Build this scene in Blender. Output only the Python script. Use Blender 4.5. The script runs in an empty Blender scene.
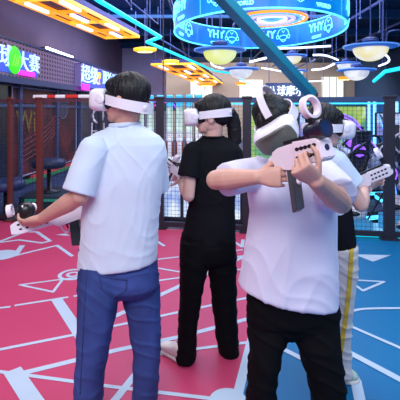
import bpy, bmesh, math, random
import numpy as np
from mathutils import Vector, Matrix, noise
random.seed(4)
PI = math.pi
V = Vector
SC = bpy.context.scene
COL = SC.collection
F = 420.0            # focal length in pixels of the 400 px frame
HZ = 110.0           # row of the horizon
EYE = 1.55

# ---------------------------------------------------------------- camera, world, lights, exposure
cam = bpy.data.objects.new('camera', bpy.data.cameras.new('camera'))
COL.objects.link(cam)
cam.location = (0, 0, EYE)
cam.rotation_euler = (PI/2, 0, 0)
cam.data.sensor_width = 36
cam.data.lens = 36*F/400
cam.data.shift_y = (HZ-200)/400
cam.data.clip_start = .05
SC.camera = cam
SC.view_settings.view_transform = 'Standard'
SC.view_settings.look = 'None'
SC.view_settings.exposure = 0.0
SC.view_settings.gamma = 1
SC.view_settings.use_curve_mapping = False
w = bpy.data.worlds.new('world'); SC.world = w; w.use_nodes = True
w.node_tree.nodes['Background'].inputs[0].default_value = (.50, .60, 1.0, 1)
w.node_tree.nodes['Background'].inputs[1].default_value = .72

def area(name, loc, size, power, color, rot=(0, 0, 0)):
    l = bpy.data.lights.new(name, 'AREA'); l.shape = 'RECTANGLE'
    l.size, l.size_y = size; l.energy = power; l.color = color
    o = bpy.data.objects.new(name, l); o.location = loc; o.rotation_euler = rot
    COL.objects.link(o); return o
area('fill_light_front', (-.9, -.7, 3.7), (3.2, 1.6), 165, (.96, .95, 1.0), (math.radians(28), 0, 0))  # unseen fill lamp, added to light the players from the camera side
area('fill_light_right', (2.6, 1.6, 3.8), (1.6, 3.0), 90, (.55, .75, 1.0), (0, math.radians(18), 0))  # added cool fill from the right, no visible fixture
area('fill_light_court', (-.3, 3.9, 3.9), (4.5, 1.6), 150, (.95, .9, 1.0))  # added fill above the court, no visible fixture
area('fill_light_hall', (.5, 9.5, 3.9), (6, 5), 620, (.55, .62, 1.0))  # fill lamp added to brighten the hall
area('fill_light_back', (1, 18.5, 3.8), (10, 2), 900, (.95, .88, .85), (math.radians(38), 0, 0))  # fill lamp added and tilted to brighten the back wall

# ---------------------------------------------------------------- helpers
def W(px, py, d):
    return V(((px-200)/F*d, d, EYE+(HZ-py)/F*d))
def ONZ(px, py, z):
    d = (z-EYE)*F/(HZ-py)
    return V(((px-200)/F*d, d, z))
def srgb(h):
    h = h.lstrip('#')
    c = [int(h[i:i+2], 16)/255 for i in (0, 2, 4)]
    return tuple((x/12.92 if x <= .04045 else ((x+.055)/1.055)**2.4) for x in c)

MATS = {}
def mat(name, col, rough=.5, metal=0, emit=0, noise_amt=0, noise_scale=8, bump=0, bump_scale=40,
        alpha=1, coat=0, stretch=(1, 1, 1), ecol=None, sheen=0, sss=0, spec=.5, col2=None):
    if name in MATS: return MATS[name]
    if isinstance(col, str): col = srgb(col)
    m = bpy.data.materials.new(name); m.use_nodes = True
    nt = m.node_tree; b = nt.nodes['Principled BSDF']
    b.inputs['Base Color'].default_value = (*col, 1)
    b.inputs['Roughness'].default_value = rough
    b.inputs['Metallic'].default_value = metal
    b.inputs['Coat Weight'].default_value = coat
    b.inputs['Specular IOR Level'].default_value = spec
    b.inputs['Sheen Weight'].default_value = sheen
    b.inputs['Alpha'].default_value = alpha
    if sss:
        b.inputs['Subsurface Weight'].default_value = sss
        b.inputs['Subsurface Radius'].default_value = (.02, .008, .005)
        b.inputs['Subsurface Scale'].default_value = .5
    if emit:
        e = ecol or col
        if isinstance(e, str): e = srgb(e)
        b.inputs['Emission Color'].default_value = (*e, 1)
        b.inputs['Emission Strength'].default_value = emit
    tc = nt.nodes.new('ShaderNodeTexCoord')
    mp = nt.nodes.new('ShaderNodeMapping'); mp.inputs['Scale'].default_value = stretch
    nt.links.new(tc.outputs['Object'], mp.inputs['Vector'])
    n = nt.nodes.new('ShaderNodeTexNoise'); n.inputs['Scale'].default_value = noise_scale
    n.inputs['Detail'].default_value = 4
    nt.links.new(mp.outputs[0], n.inputs['Vector'])
    r = nt.nodes.new('ShaderNodeValToRGB')
    c2 = col2 or tuple(min(1, c*(1-noise_amt*.8)) for c in col)
    if isinstance(c2, str): c2 = srgb(c2)
    k = max(noise_amt, .05)
    r.color_ramp.elements[0].position = .3; r.color_ramp.elements[1].position = .7
    r.color_ramp.elements[0].color = (*(c2 if noise_amt or col2 else tuple(c*.97 for c in col)), 1)
    r.color_ramp.elements[1].color = (*tuple(min(1, c*(1+noise_amt*.25)) for c in col), 1)
    nt.links.new(n.outputs['Fac'], r.inputs[0]); nt.links.new(r.outputs[0], b.inputs['Base Color'])
    if bump:
        n2 = nt.nodes.new('ShaderNodeTexNoise'); n2.inputs['Scale'].default_value = bump_scale
        n2.inputs['Detail'].default_value = 5
        nt.links.new(mp.outputs[0], n2.inputs['Vector'])
        bp = nt.nodes.new('ShaderNodeBump'); bp.inputs['Strength'].default_value = bump
        bp.inputs['Distance'].default_value = .01
        nt.links.new(n2.outputs['Fac'], bp.inputs['Height']); nt.links.new(bp.outputs[0], b.inputs['Normal'])
    MATS[name] = m; return m

def obj(name, bm, m, parent=None, smooth=False):
    me = bpy.data.meshes.new(name)
    if isinstance(bm, bpy.types.Mesh): me = bm
    else:
        bmesh.ops.recalc_face_normals(bm, faces=bm.faces[:])
        bm.to_mesh(me); bm.free()
    if smooth:
        me.polygons.foreach_set('use_smooth', [True]*len(me.polygons))
    me.materials.clear(); me.materials.append(m)
    o = bpy.data.objects.new(name, me); COL.objects.link(o)
    if parent:
        o.parent = parent
    return o
def tag(o, label, cat, group=None, kind=None):
    o['label'] = label; o['category'] = cat
    if group: o['group'] = group
    if kind: o['kind'] = kind
    return o
def struct(o): o['kind'] = 'structure'; return o
def thing(name, label, cat, loc=(0, 0, 0), rotz=0, group=None):
    o = bpy.data.objects.new(name, None); COL.objects.link(o); o.empty_display_size = .1
    o.location = loc; o.rotation_euler = (0, 0, rotz)
    return tag(o, label, cat, group)
def kids(o): return [c for c in COL.objects if c.parent == o]
def dup(root, loc, rotz, label, group=None, scale=None):
    r = root.copy(); COL.objects.link(r); r.location = loc; r.rotation_euler = (0, 0, rotz)
    r['label'] = label
    if group: r['group'] = group
    if scale: r.scale = scale
    for ch in kids(root):
        c = ch.copy(); COL.objects.link(c); c.parent = r
        for g in kids(ch):
            d = g.copy(); COL.objects.link(d); d.parent = c
    return r

def NB(): return bmesh.new()
def box(bm, c, s, R=None, bev=0):
    r = bmesh.ops.create_cube(bm, size=1)
    vs = r['verts']
    for v in vs: v.co = V((v.co.x*s[0], v.co.y*s[1], v.co.z*s[2]))
    if bev:
        es = list({e for v in vs for e in v.link_edges})
        rb = bmesh.ops.bevel(bm, geom=es, offset=bev, segments=2, affect='EDGES', profile=.6)
        vs = list({v for f in rb['faces'] for v in f.verts} | {v for v in vs if v.is_valid})
    M = Matrix.Translation(V(c)) @ (R.to_4x4() if R is not None else Matrix.Identity(4))
    for v in vs: v.co = M @ v.co
    return vs
def frame_of(t, up=V((0, 0, 1))):
    t = t.normalized()
    if abs(t.dot(up)) > .98: up = V((0, 1, 0))
    s = t.cross(up).normalized(); u = s.cross(t).normalized()
    return s, u
def rings(bm, sections, closed=False, caps=True):
    """sections: lists of points with the same count"""
    R = [[bm.verts.new(p) for p in s] for s in sections]
    n = len(R[0]); m = len(R)
    for i in range(m if closed else m-1):
        a, b = R[i], R[(i+1) % m]
        for k in range(n):
            bm.faces.new((a[k], a[(k+1) % n], b[(k+1) % n], b[k]))
    if caps and not closed:
        bm.faces.new(R[0]); bm.faces.new(R[-1])
    return R
def ell_sec(c, lat, dep, n=24, p=2.0):
    out = []
    for k in range(n):
        t = 2*PI*k/n; cx, sx = math.cos(t), math.sin(t)
        e = 2/p
        a = math.copysign(abs(cx)**e, cx); b = math.copysign(abs(sx)**e, sx)
        out.append(c+lat*a+dep*b)
    return out
def tube(bm, pts, r, n=10, closed=False, caps=True, flat=1.0, up=V((0, 0, 1))):
    pts = [V(p) for p in pts]
    rs = r if isinstance(r, (list, tuple)) else [r]*len(pts)
    secs = []
    for i, p in enumerate(pts):
        if closed: t = pts[(i+1) % len(pts)]-pts[i-1]
        else: t = pts[min(i+1, len(pts)-1)]-pts[max(i-1, 0)]
        s, u = frame_of(t, up)
        secs.append(ell_sec(p, s*rs[i], u*rs[i]*flat, n))
    rings(bm, secs, closed, caps)
def cyl(bm, p0, p1, r0, r1=None, n=16): tube(bm, [p0, p1], [r0, r0 if r1 is None else r1], n)
def ball(bm, c, r, M=None, seg=18):
    if not isinstance(r, (tuple, list)): r = (r, r, r)
    res = bmesh.ops.create_uvsphere(bm, u_segments=seg, v_segments=max(8, seg*2//3), radius=1)
    for v in res['verts']:
        q = V((v.co.x*r[0], v.co.y*r[1], v.co.z*r[2]))
        if M is not None: q = M @ q
        v.co = V(c)+q
def cap(bm, p0, p1, r0, r1, n=14):
    """a tapered capsule"""
    p0, p1 = V(p0), V(p1); t = (p1-p0); L = t.length or 1e-6; t = t/L
    s, u = frame_of(t); secs = []
    for a in (85, 60, 35, 12): 
        q = math.radians(a); secs.append(ell_sec(p0-t*r0*math.sin(q), s*r0*math.cos(q), u*r0*math.cos(q), n))
    secs.append(ell_sec(p0, s*r0, u*r0, n)); 
    for f in (.25, .5, .75): secs.append(ell_sec(p0.lerp(p1, f), s*(r0+(r1-r0)*f), u*(r0+(r1-r0)*f), n))
    secs.append(ell_sec(p1, s*r1, u*r1, n))
    for a in (12, 35, 60, 85):
        q = math.radians(a); secs.append(ell_sec(p1+t*r1*math.sin(q), s*r1*math.cos(q), u*r1*math.cos(q), n))
    rings(bm, secs)
def lathe(bm, prof, c=(0, 0, 0), n=32, M=None):
    c = V(c); secs = []
    for (r, z) in prof:
        pts = []
        for k in range(n):
            q = V((max(r, 1e-4)*math.cos(2*PI*k/n), max(r, 1e-4)*math.sin(2*PI*k/n), z))
            if M is not None: q = M @ q
            pts.append(c+q)
        secs.append(pts)
    rings(bm, secs)
def arc_smooth(pts, it=3):
    pts = [V(p) for p in pts]
    for _ in range(it):
        q = [pts[0]]
        for a, b in zip(pts, pts[1:]): q += [a.lerp(b, .25), a.lerp(b, .75)]
        q.append(pts[-1]); pts = q
    return pts

def remesh(bm, voxel, smooth=2, fn=None, factor=.5):
    bmesh.ops.recalc_face_normals(bm, faces=bm.faces[:])
    me = bpy.data.meshes.new('tmp'); bm.to_mesh(me); bm.free()
    o = bpy.data.objects.new('tmp', me); COL.objects.link(o)
    m = o.modifiers.new('r', 'REMESH'); m.mode = 'VOXEL'; m.voxel_size = voxel; m.adaptivity = 0
    if smooth:
        s = o.modifiers.new('s', 'SMOOTH'); s.factor = factor; s.iterations = smooth
    dg = bpy.context.evaluated_depsgraph_get()
    out = bpy.data.meshes.new_from_object(o.evaluated_get(dg))
    bpy.data.objects.remove(o); bpy.data.meshes.remove(me)
    if fn:
        n = len(out.vertices)
        co = np.empty(n*3, 'f'); no = np.empty(n*3, 'f')
        out.vertices.foreach_get('co', co); out.vertex_normals.foreach_get('vector', no)
        co = co.reshape(-1, 3); no = no.reshape(-1, 3)
        d = np.array([fn(V(c)) for c in co.tolist()], 'f')
        co = co+no*d[:, None]
        out.vertices.foreach_set('co', co.reshape(-1)); out.update()
    return out

def text_mesh(s, size, extrude=.004, outline=0, align='CENTER'):
    cu = bpy.data.curves.new('t', 'FONT'); cu.body = s; cu.size = size; cu.extrude = extrude
    cu.align_x = align; cu.align_y = 'CENTER'; cu.resolution_u = 3
    if outline: cu.fill_mode = 'NONE'; cu.bevel_depth = outline; cu.extrude = 0; cu.bevel_resolution = 1
    o = bpy.data.objects.new('t', cu); COL.objects.link(o)
    dg = bpy.context.evaluated_depsgraph_get(); dg.update()
    me = bpy.data.meshes.new_from_object(o.evaluated_get(dg))
    bpy.data.objects.remove(o); bpy.data.curves.remove(cu)
    return me
def put(me, M): me.transform(M); return me

# ---------------------------------------------------------------- materials
M_skin = mat('skin', '#d2a08f', .5, noise_amt=.12, noise_scale=18, sss=.08, bump=.05, bump_scale=120)
M_skin2 = mat('skin_pale', '#dcb0a2', .5, noise_amt=.1, noise_scale=18, sss=.08)
M_hair = mat('hair_black', '#0b0910', .5, bump=.25, bump_scale=60, stretch=(4, 4, 1), spec=.4)
M_white_tee = mat('white_cotton', '#cfdcee', .85, bump=.12, bump_scale=300, sheen=.2)
M_white_tee2 = mat('white_cotton_front', '#d8d5ea', .85, bump=.12, bump_scale=300, sheen=.2)
M_black_tee = mat('black_cotton', '#0c0d14', .85, bump=.1, bump_scale=300, spec=.2)
M_black_pants = mat('black_trouser_cloth', '#07070b', .85, bump=.1, bump_scale=250, spec=.15)
M_denim = mat('blue_denim', '#3e5292', .8, noise_amt=.45, noise_scale=5, bump=.25, bump_scale=400, stretch=(1.5, 1.5, .8), spec=.2)
M_denim_dark = mat('denim_seam', '#2c4178', .8)
M_cream = mat('cream_cloth', '#d9d3cf', .85, noise_amt=.1, noise_scale=6)
M_yellow = mat('yellow_stripe_cloth', '#d9b23a', .8)
M_wplastic = mat('white_plastic', '#ece6f0', .32, coat=.2)
M_wplastic_p = mat('white_plastic_pinkish', '#f0e0ea', .35, coat=.2)
M_plate = mat('olive_grey_plate', '#63685e', .3, coat=.3)
M_bplastic = mat('black_plastic', '#15161c', .35)
M_dgrey = mat('dark_grey_plastic', '#3a3d42', .4)
M_blue_glow = mat('cyan_indicator', '#2fb9ff', .4, emit=2.5)
M_foam = mat('black_foam', '#17151a', .9)
M_rubber = mat('shoe_sole', '#efe7e0', .6)
M_shoe = mat('white_shoe', '#e9e2de', .6)
M_mint = mat('mint_shoe', '#b7cfc0', .6, noise_amt=.3, noise_scale=20)
M_red = mat('red_trim', '#d5322c', .5)
M_steel_dark = mat('fence_paint', '#2c2a36', .45, metal=.2)
M_rust = mat('red_brown_paint', '#6e3430', .5, metal=.1)
M_wire = mat('black_wire', '#343b4c', .5)
M_teal = mat('teal_steel', '#2c98b4', .4, metal=.2)
M_ceil = mat('navy_ceiling', '#0f3757', .8, noise_amt=.3, noise_scale=1.2)
M_beam = mat('ceiling_beam_blue', '#1f5880', .6)
M_conduit = mat('conduit_lilac', '#5c6a9c', .5, metal=.3)
M_mauve = mat('mauve_wall', '#7b6678', .9, noise_amt=.1, noise_scale=1.5)
M_lilac = mat('lilac_wall', '#cdbfdc', .9, noise_amt=.08, noise_scale=1)
M_beige = mat('beige_wall', '#a89a92', .9, noise_amt=.1, noise_scale=.6)
M_cyan = mat('cyan_neon', '#19a3cf', .4, emit=1.35, ecol=(.01, .68, .92))
M_wtube = mat('white_tube', '#ffffff', .4, emit=1.8, ecol=(.8, .82, 1))
M_orange = mat('orange_neon', '#ff9a1e', .4, emit=1.15, ecol=(1, .33, .02))
M_yel = mat('yellow_neon', '#ffc21e', .4, emit=1.25, ecol=(1, .50, .04))
M_magenta = mat('magenta_neon', '#ff2fd0', .4, emit=1.5, ecol=(.9, .03, .6))
M_green = mat('green_neon', '#23d820', .4, emit=1.0, ecol=(.06, .75, .02))
M_purple = mat('purple_neon', '#7a3cff', .4, emit=2.2, ecol=(.22, .08, 1))
M_blue_neon = mat('blue_neon', '#3a78ff', .4, emit=2.0, ecol=(.08, .3, 1))
M_tape = mat('tape_white', '#f2f2f6', .5)
M_line = mat('court_line_paint', '#bcd0e2', .45)

# ---------------------------------------------------------------- floor, ceiling, walls
def court_mat():
    m = bpy.data.materials.new('court_floor'); m.use_nodes = True
    nt = m.node_tree; L = nt.links; b = nt.nodes['Principled BSDF']
    geo = nt.nodes.new('ShaderNodeNewGeometry'); sp = nt.nodes.new('ShaderNodeSeparateXYZ')
    L.new(geo.outputs['Position'], sp.inputs[0])
    # court colour changes on a straight line x = .33 + .25 (y - 2.77)
    m1 = nt.nodes.new('ShaderNodeMath'); m1.operation = 'MULTIPLY_ADD'; m1.inputs[1].default_value = -.25; m1.inputs[2].default_value = .25*2.77-.33
    L.new(sp.outputs['Y'], m1.inputs[0])
    m2 = nt.nodes.new('ShaderNodeMath'); m2.operation = 'ADD'; L.new(sp.outputs['X'], m2.inputs[0]); L.new(m1.outputs[0], m2.inputs[1])
    m3 = nt.nodes.new('ShaderNodeMath'); m3.operation = 'GREATER_THAN'; m3.inputs[1].default_value = 0; L.new(m2.outputs[0], m3.inputs[0])
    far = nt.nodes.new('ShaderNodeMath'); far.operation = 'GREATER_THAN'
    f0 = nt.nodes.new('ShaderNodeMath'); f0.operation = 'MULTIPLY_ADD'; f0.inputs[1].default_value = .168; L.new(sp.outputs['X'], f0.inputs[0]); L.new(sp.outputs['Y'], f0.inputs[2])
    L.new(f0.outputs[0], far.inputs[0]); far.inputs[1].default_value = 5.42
    no = nt.nodes.new('ShaderNodeTexNoise'); no.inputs['Scale'].default_value = .9; no.inputs['Detail'].default_value = 6
    L.new(geo.outputs['Position'], no.inputs['Vector'])
    def mix(fac, a, c):
        x = nt.nodes.new('ShaderNodeMix'); x.data_type = 'RGBA'
        if fac is not None: L.new(fac, x.inputs[0])
        for i, q in ((6, a), (7, c)):
            if isinstance(q, tuple): x.inputs[i].default_value = (*q, 1)
            else: L.new(q, x.inputs[i])
        return x.outputs[2]
    red = mix(no.outputs['Fac'], srgb('#bd375f'), srgb('#cb4770'))
    blu = mix(no.outputs['Fac'], srgb('#05689c'), srgb('#0b76aa'))
    c = mix(m3.outputs[0], red, blu)
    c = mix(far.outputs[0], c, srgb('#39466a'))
    L.new(c, b.inputs['Base Color'])
    b.inputs['Roughness'].default_value = .42; b.inputs['Specular IOR Level'].default_value = .35
    n2 = nt.nodes.new('ShaderNodeTexNoise'); n2.inputs['Scale'].default_value = 180
    L.new(geo.outputs['Position'], n2.inputs['Vector'])
    bp = nt.nodes.new('ShaderNodeBump'); bp.inputs['Strength'].default_value = .08; bp.inputs['Distance'].default_value = .004
    L.new(n2.outputs['Fac'], bp.inputs['Height']); L.new(bp.outputs[0], b.inputs['Normal'])
    return m
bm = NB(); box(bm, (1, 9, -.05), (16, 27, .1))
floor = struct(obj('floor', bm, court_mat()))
bm = NB(); box(bm, (1, 9, 4.1), (16, 27, .1))
struct(obj('ceiling', bm, M_ceil))

bm = NB(); GZ = [.001]
def gp(px, py):
    d = EYE*F/(py-HZ); return V(((px-200)/F*d, d, GZ[0]))
def gline(pts, wd):
    pts = [gp(*p) for p in pts]
    for a, b in zip(pts, pts[1:]):
        t = (b-a); t.z = 0
        if t.length < 1e-4: continue
        t.normalize(); s = V((-t.y, t.x, 0))*wd/2; a2 = a-t*wd*.35; b2 = b+t*wd*.35
        GZ[0] += .00004; up_ = V((0, 0, GZ[0]-a2.z))
        a2 = V((a2.x, a2.y, GZ[0])); b2 = V((b2.x, b2.y, GZ[0]))
        vs = [bm.verts.new(q) for q in (a2-s, a2+s, b2+s, b2-s)]
        bm.faces.new(vs)
def gpoly(pts): bm.faces.new([bm.verts.new(gp(*p)) for p in pts])
def gring(c, r, wd, fill=False):
    GZ[0] += .00004; c = gp(*c); n = 40
    if fill:
        bm.faces.new([bm.verts.new(c+V((math.cos(2*PI*k/n)*r, math.sin(2*PI*k/n)*r, 0))) for k in range(n)]); return
    A = [[bm.verts.new(c+V((math.cos(2*PI*k/n)*q, math.sin(2*PI*k/n)*q, 0))) for k in range(n)] for q in (r-wd/2, r+wd/2)]
    for k in range(n): bm.faces.new((A[0][k], A[0][(k+1) % n], A[1][(k+1) % n], A[1][k]))
T1, T2, T3 = .028, .042, .06
gline([(-4, 243), (17, 235), (24, 232), (37, 232), (50, 241), (42, 243), (19, 240), (-4, 243)], .045)
gline([(14, 256), (57, 245.5), (72, 256)], .04); gline([(15.5, 255), (22, 246)], .06); gring((2, 255), .16, 0, True)
gpoly([(55, 235), (66, 233.5), (70, 236)]); gpoly([(78, 257), (84, 255), (90, 258)])
gline([(80, 277), (20, 285), (53, 292), (63, 279)], .026); gring((73, 274.5), .12, .035); gring((73, 274.5), .05, .03)
gline([(-4, 308.6), (9, 307)], .03); gline([(16, 305.5), (67, 297.5)], .03); gline([(75, 296.2), (92, 293.5)], .03); gline([(100, 291), (128, 286)], .03)
gline([(57, 300), (81, 336)], .085)
gline([(-4, 350.5), (79, 334), (115, 326), (180, 312), (252, 297)], .032)
gline([(20, 374), (118, 350), (180, 337), (252, 318)], .045)
gline([(100, 323), (118, 315), (180, 286), (250, 254)], .05)
gline([(-4, 371.5), (20, 374.5), (112, 387), (200, 397.5), (238, 402)], .028)
gline([(14, 373), (42, 415)], .10)
gline([(112, 404), (136, 374)], .045)
gline([(158, 242), (164, 246)], .04); gline([(150, 260.5), (179, 257), (242, 250)], .03); gline([(150, 267), (179, 272)], .03)
gline([(150, 282), (179, 278)], .03); gline([(196, 276), (215, 273)], .03); gline([(232, 271), (250, 268)], .03)

gline([(233, 241), (242, 247), (243, 240)], .04); gline([(233, 257.5), (250, 255)], .03)
gline([(155, 355), (190, 350), (250, 342.5)], .03)
gline([(276, 240), (250, 345), (236, 402)], .055); gring((228, 401), .10, 0, True)
gpoly([(354, 254.6), (391, 255.4), (373, 262)])
gline([(350, 280), (384, 282), (363, 291), (352, 283)], .028)
gline(arc_smooth([V((346, 318, 0)), V((348, 314, 0)), V((356, 310, 0)), V((370, 308.8, 0)), V((405, 308.5, 0))], 2) and
      [(p.x, p.y) for p in arc_smooth([V((346, 318, 0)), V((348, 313, 0)), V((358, 309.6, 0)), V((374, 308.7, 0)), V((405, 308.5, 0))], 2)], .03)
gline([(340, 322), (404, 350)], .03)
gline([(280, 348), (302, 359), ], .04); gline([(338, 347), (404, 382)], .05)
gline([(356, 382), (361, 406)], .06)
for f in bm.faces:
    if f.normal.z < 0: f.normal_flip()
ln = obj('court_lines', bm, M_line, floor); ln['kind'] = 'structure'

# left facade plane
F0 = V((-3.57, 7, 0)); FE = V((.083, 1, 0)).normalized(); FN = V((FE.y, -FE.x, 0))
FR = Matrix((FE, V((0, 0, 1)), FN)).transposed()      # text space: x along wall, y up, z out of the wall
def FP(px, py=None, z=None, off=0):
    k = (px-200)/F
    # k d = -3.33 + .083 (d-7)
    d = (3.33+.083*7)/(.083-k)
    zz = z if z is not None else EYE+(HZ-py)/F*d
    return V((k*d, d, zz))+FN*off
def fbox(bm, s0, s1, z0, z1, t0, t1):
    """box on the facade: s along, z up, t out from the wall"""
    c = F0+FE*((s0+s1)/2)+FN*((t0+t1)/2)+V((0, 0, (z0+z1)/2))
    R = Matrix((FE, FN, V((0, 0, 1)))).transposed()
    box(bm, c, (s1-s0, t1-t0, z1-z0), R)
_F0 = V((-3.33, 7, 0))
def fs(px): return (FP(px, z=0)-_F0).dot(FE)
def fs2(px):
    d = (3.50+.581)/(.083-(px-200)/F); return (V(((px-200)/F*d, d, 0))-V((-3.50, 7, 0))).dot(FE)
bm = NB(); fbox(bm, -8, 9, 0, 4.05, -.3, -.02)
struct(obj('wall_left', bm, M_mauve))
bm = NB(); box(bm, (-2.15, 15.85, 2.02), (1.7, .6, 4.05)); 
struct(obj('wall_corner', bm, M_lilac))
bm = NB(); box(bm, (1, 22.2, 2.02), (16, .2, 4.05))
struct(obj('wall_back', bm, M_beige))
bm = NB(); box(bm, (8.2, 12, 2.02), (.2, 20, 4.05))
struct(obj('wall_right', bm, mat('blue_grey_wall', '#2c4a72', .8)))

# perforated fascia, window wall and mural of the left shopfront
def holes_mat():
    m = bpy.data.materials.new('perforated_metal'); m.use_nodes = True
    nt = m.node_tree; L = nt.links; b = nt.nodes['Principled BSDF']
    geo = nt.nodes.new('ShaderNodeNewGeometry'); sp = nt.nodes.new('ShaderNodeSeparateXYZ'); L.new(geo.outputs['Position'], sp.inputs[0])
    outs = []
    for o_, k in (('Y', 8.0), ('Z', 11.0)):
        a = nt.nodes.new('ShaderNodeMath'); a.operation = 'MULTIPLY'; a.inputs[1].default_value = k; L.new(sp.outputs[o_], a.inputs[0])
        f = nt.nodes.new('ShaderNodeMath'); f.operation = 'FRACT'; L.new(a.outputs[0], f.inputs[0])
        s = nt.nodes.new('ShaderNodeMath'); s.operation = 'SUBTRACT'; s.inputs[1].default_value = .5; L.new(f.outputs[0], s.inputs[0])
        p = nt.nodes.new('ShaderNodeMath'); p.operation = 'POWER'; p.inputs[1].default_value = 2; L.new(s.outputs[0], p.inputs[0])
        ab = nt.nodes.new('ShaderNodeMath'); ab.operation = 'MULTIPLY'; L.new(s.outputs[0], ab.inputs[0]); L.new(s.outputs[0], ab.inputs[1])
        outs.append(ab.outputs[0])
    ad = nt.nodes.new('ShaderNodeMath'); ad.operation = 'ADD'; L.new(outs[0], ad.inputs[0]); L.new(outs[1], ad.inputs[1])
    lt = nt.nodes.new('ShaderNodeMath'); lt.operation = 'LESS_THAN'; lt.inputs[1].default_value = .07; L.new(ad.outputs[0], lt.inputs[0])
    x = nt.nodes.new('ShaderNodeMix'); x.data_type = 'RGBA'; L.new(lt.outputs[0], x.inputs[0])
    x.inputs[6].default_value = (*srgb('#9a8098'), 1); x.inputs[7].default_value = (*srgb('#251f2c'), 1)
    L.new(x.outputs[2], b.inputs['Base Color']); b.inputs['Roughness'].default_value = .5
    return m
shop = thing('shopfront', 'long shopfront on the left wall with perforated metal fascia and dark glazing', 'shopfront', F0)
shop.rotation_euler = (0, 0, 0)
def sub(o, root):      # parent an object built in world space under a moved root
    o.parent = root; o.matrix_parent_inverse = root.matrix_basis.inverted(); return o
bm = NB(); fbox(bm, -4, 8.4, 2.14, 2.77, 0, .22); sub(obj('fascia', bm, holes_mat()), shop)
bm = NB(); fbox(bm, -4, 8.4, 2.02, 2.13, 0, .3); fbox(bm, -4, 8.4, 2.77, 2.81, 0, .24); sub(obj('fascia_trim', bm, mat('blue_grey_trim', '#4d5f86', .4, metal=.3)), shop)
bm = NB(); fbox(bm, -4, 8.4, .0, 2.02, 0, .04)
sub(obj('back_panel', bm, mat('dark_glazing', '#1d2430', .18, spec=.7, noise_amt=.3, noise_scale=1.5)), shop)
for s in (fs2(-14), fs2(18), fs2(55), fs2(79), fs2(96)):
    bm = NB(); fbox(bm, s, s+.09, 0, 2.02, .04, .12); sub(obj('mullion', bm, mat('mullion_paint', '#4c5c80', .4, metal=.2)), shop)
bm = NB(); fbox(bm, -4, 8.4, 1.6, 1.66, .04, .1); sub(obj('transom', bm, MATS['mullion_paint']), shop)
bm = NB(); fbox(bm, -4, 8.4, 0, .12, .04, .14); sub(obj('plinth', bm, MATS['mullion_paint']), shop)

def mural_mat():
    m = bpy.data.materials.new('mural_paint'); m.use_nodes = True
    nt = m.node_tree; L = nt.links; b = nt.nodes['Principled BSDF']
    tc = nt.nodes.new('ShaderNodeTexCoord')
    no = nt.nodes.new('ShaderNodeTexNoise'); no.inputs['Scale'].default_value = .9; no.inputs['Distortion'].default_value = 1.0; L.new(tc.outputs['Object'], no.inputs['Vector'])
    r = nt.nodes.new('ShaderNodeValToRGB'); L.new(no.outputs['Fac'], r.inputs[0])
    e = r.color_ramp.elements
    e[0].position = .35; e[0].color = (*srgb('#30161c'), 1); e[1].position = .62; e[1].color = (*srgb('#742a26'), 1)
    q = e.new(.5); q.color = (*srgb('#54211f'), 1)
    L.new(r.outputs[0], b.inputs['Base Color']); b.inputs['Roughness'].default_value = .5
    return m
bm = NB()   # rounded mural panel
s0, s1, z0, z1, rr = fs2(12), fs2(76), .28, 1.98, .35
pl = []
for (cx, cz, a0) in ((s1-rr, z0+rr, -90), (s1-rr, z1-.02, 0), (s0, z1-.02, 90), (s0+.02, z0+.02, 180)):
    if cx == s1-rr and a0 == -90:
        for k in range(9):
            a = math.radians(a0+k*90/8); pl.append((cx+rr*math.cos(a), cz+rr*math.sin(a)))
    elif a0 == 0: pl.append((s1, z1))
    elif a0 == 90: pl.append((s0, z1))
    else: pl.append((s0, z0))
def fpt(s, z, t): return F0+FE*s+V((0, 0, z))+FN*t
A = [bm.verts.new(fpt(s, z, .045)) for s, z in pl]; B = [bm.verts.new(fpt(s, z, .07)) for s, z in pl]
bm.faces.new(A); bm.faces.new(B)
for k in range(len(A)): bm.faces.new((A[k], A[(k+1) % len(A)], B[(k+1) % len(A)], B[k]))
mu = sub(obj('mural_panel', bm, mural_mat()), shop)
bm = NB(); tube(bm, [fpt(s, z, .075) for s, z in pl], .016, 6, closed=True)
sub(obj('mural_border', bm, mat('pale_border', '#9fa8c4', .5)), shop)
bm = NB(); ball(bm, (0, 0, 0), (.34, .34, .02)); me_ball = obj('mural_ball', bm, mat('grey_ball_paint', '#4d4a52', .6))
me_ball.data.transform(Matrix.Translation(fpt(fs2(62), 1.68, .075)) @ FR.to_4x4()); sub(me_ball, shop)
bm = NB()
for (a0, rad) in ((0, .335),):
    tube(bm, [fpt(fs2(62)+math.cos(t)*rad, 1.68+math.sin(t)*rad, .09) for t in np.linspace(0, 2*PI, 28)[:-1]], .008, 6, closed=True)
tube(bm, [fpt(fs2(62)-.33+.66*k/8, 1.68+.1*math.sin(k/8*PI), .097) for k in range(9)], .008, 6)
sub(obj('ball_seams', bm, mat('ball_seam', '#8b7f86', .6)), shop)
me = text_mesh('Win', .62, .004); put(me, Matrix.Translation(fpt(fs2(30), 1.30, .08)) @ FR.to_4x4())
sub(obj('mural_lettering', me, mat('graffiti_yellow', '#86702a', .6)), shop)
bm = NB()
for k in range(5):
    tube(bm, arc_smooth([fpt(fs2(20)+.1, .55+.1*k, .08), fpt(fs2(45), .75+.1*k, .08), fpt(fs2(60), 1.2+.09*k, .08)], 3), .012, 6)
sub(obj('mural_swoosh', bm, mat('mural_red', '#7e2c2a', .6)), shop)
bm = NB(); fbox(bm, fs2(10), fs2(80), .14, .21, .12, .2); sub(obj('light_strip', bm, mat('dim_green_light', '#2f7a4c', .4, emit=.25)), shop)
bm = NB(); fbox(bm, fs2(28), fs2(78), .215, .26, .12, .18); sub(obj('red_strip', bm, mat('dim_red_light', '#b8343c', .4, emit=.35)), shop)

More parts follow.
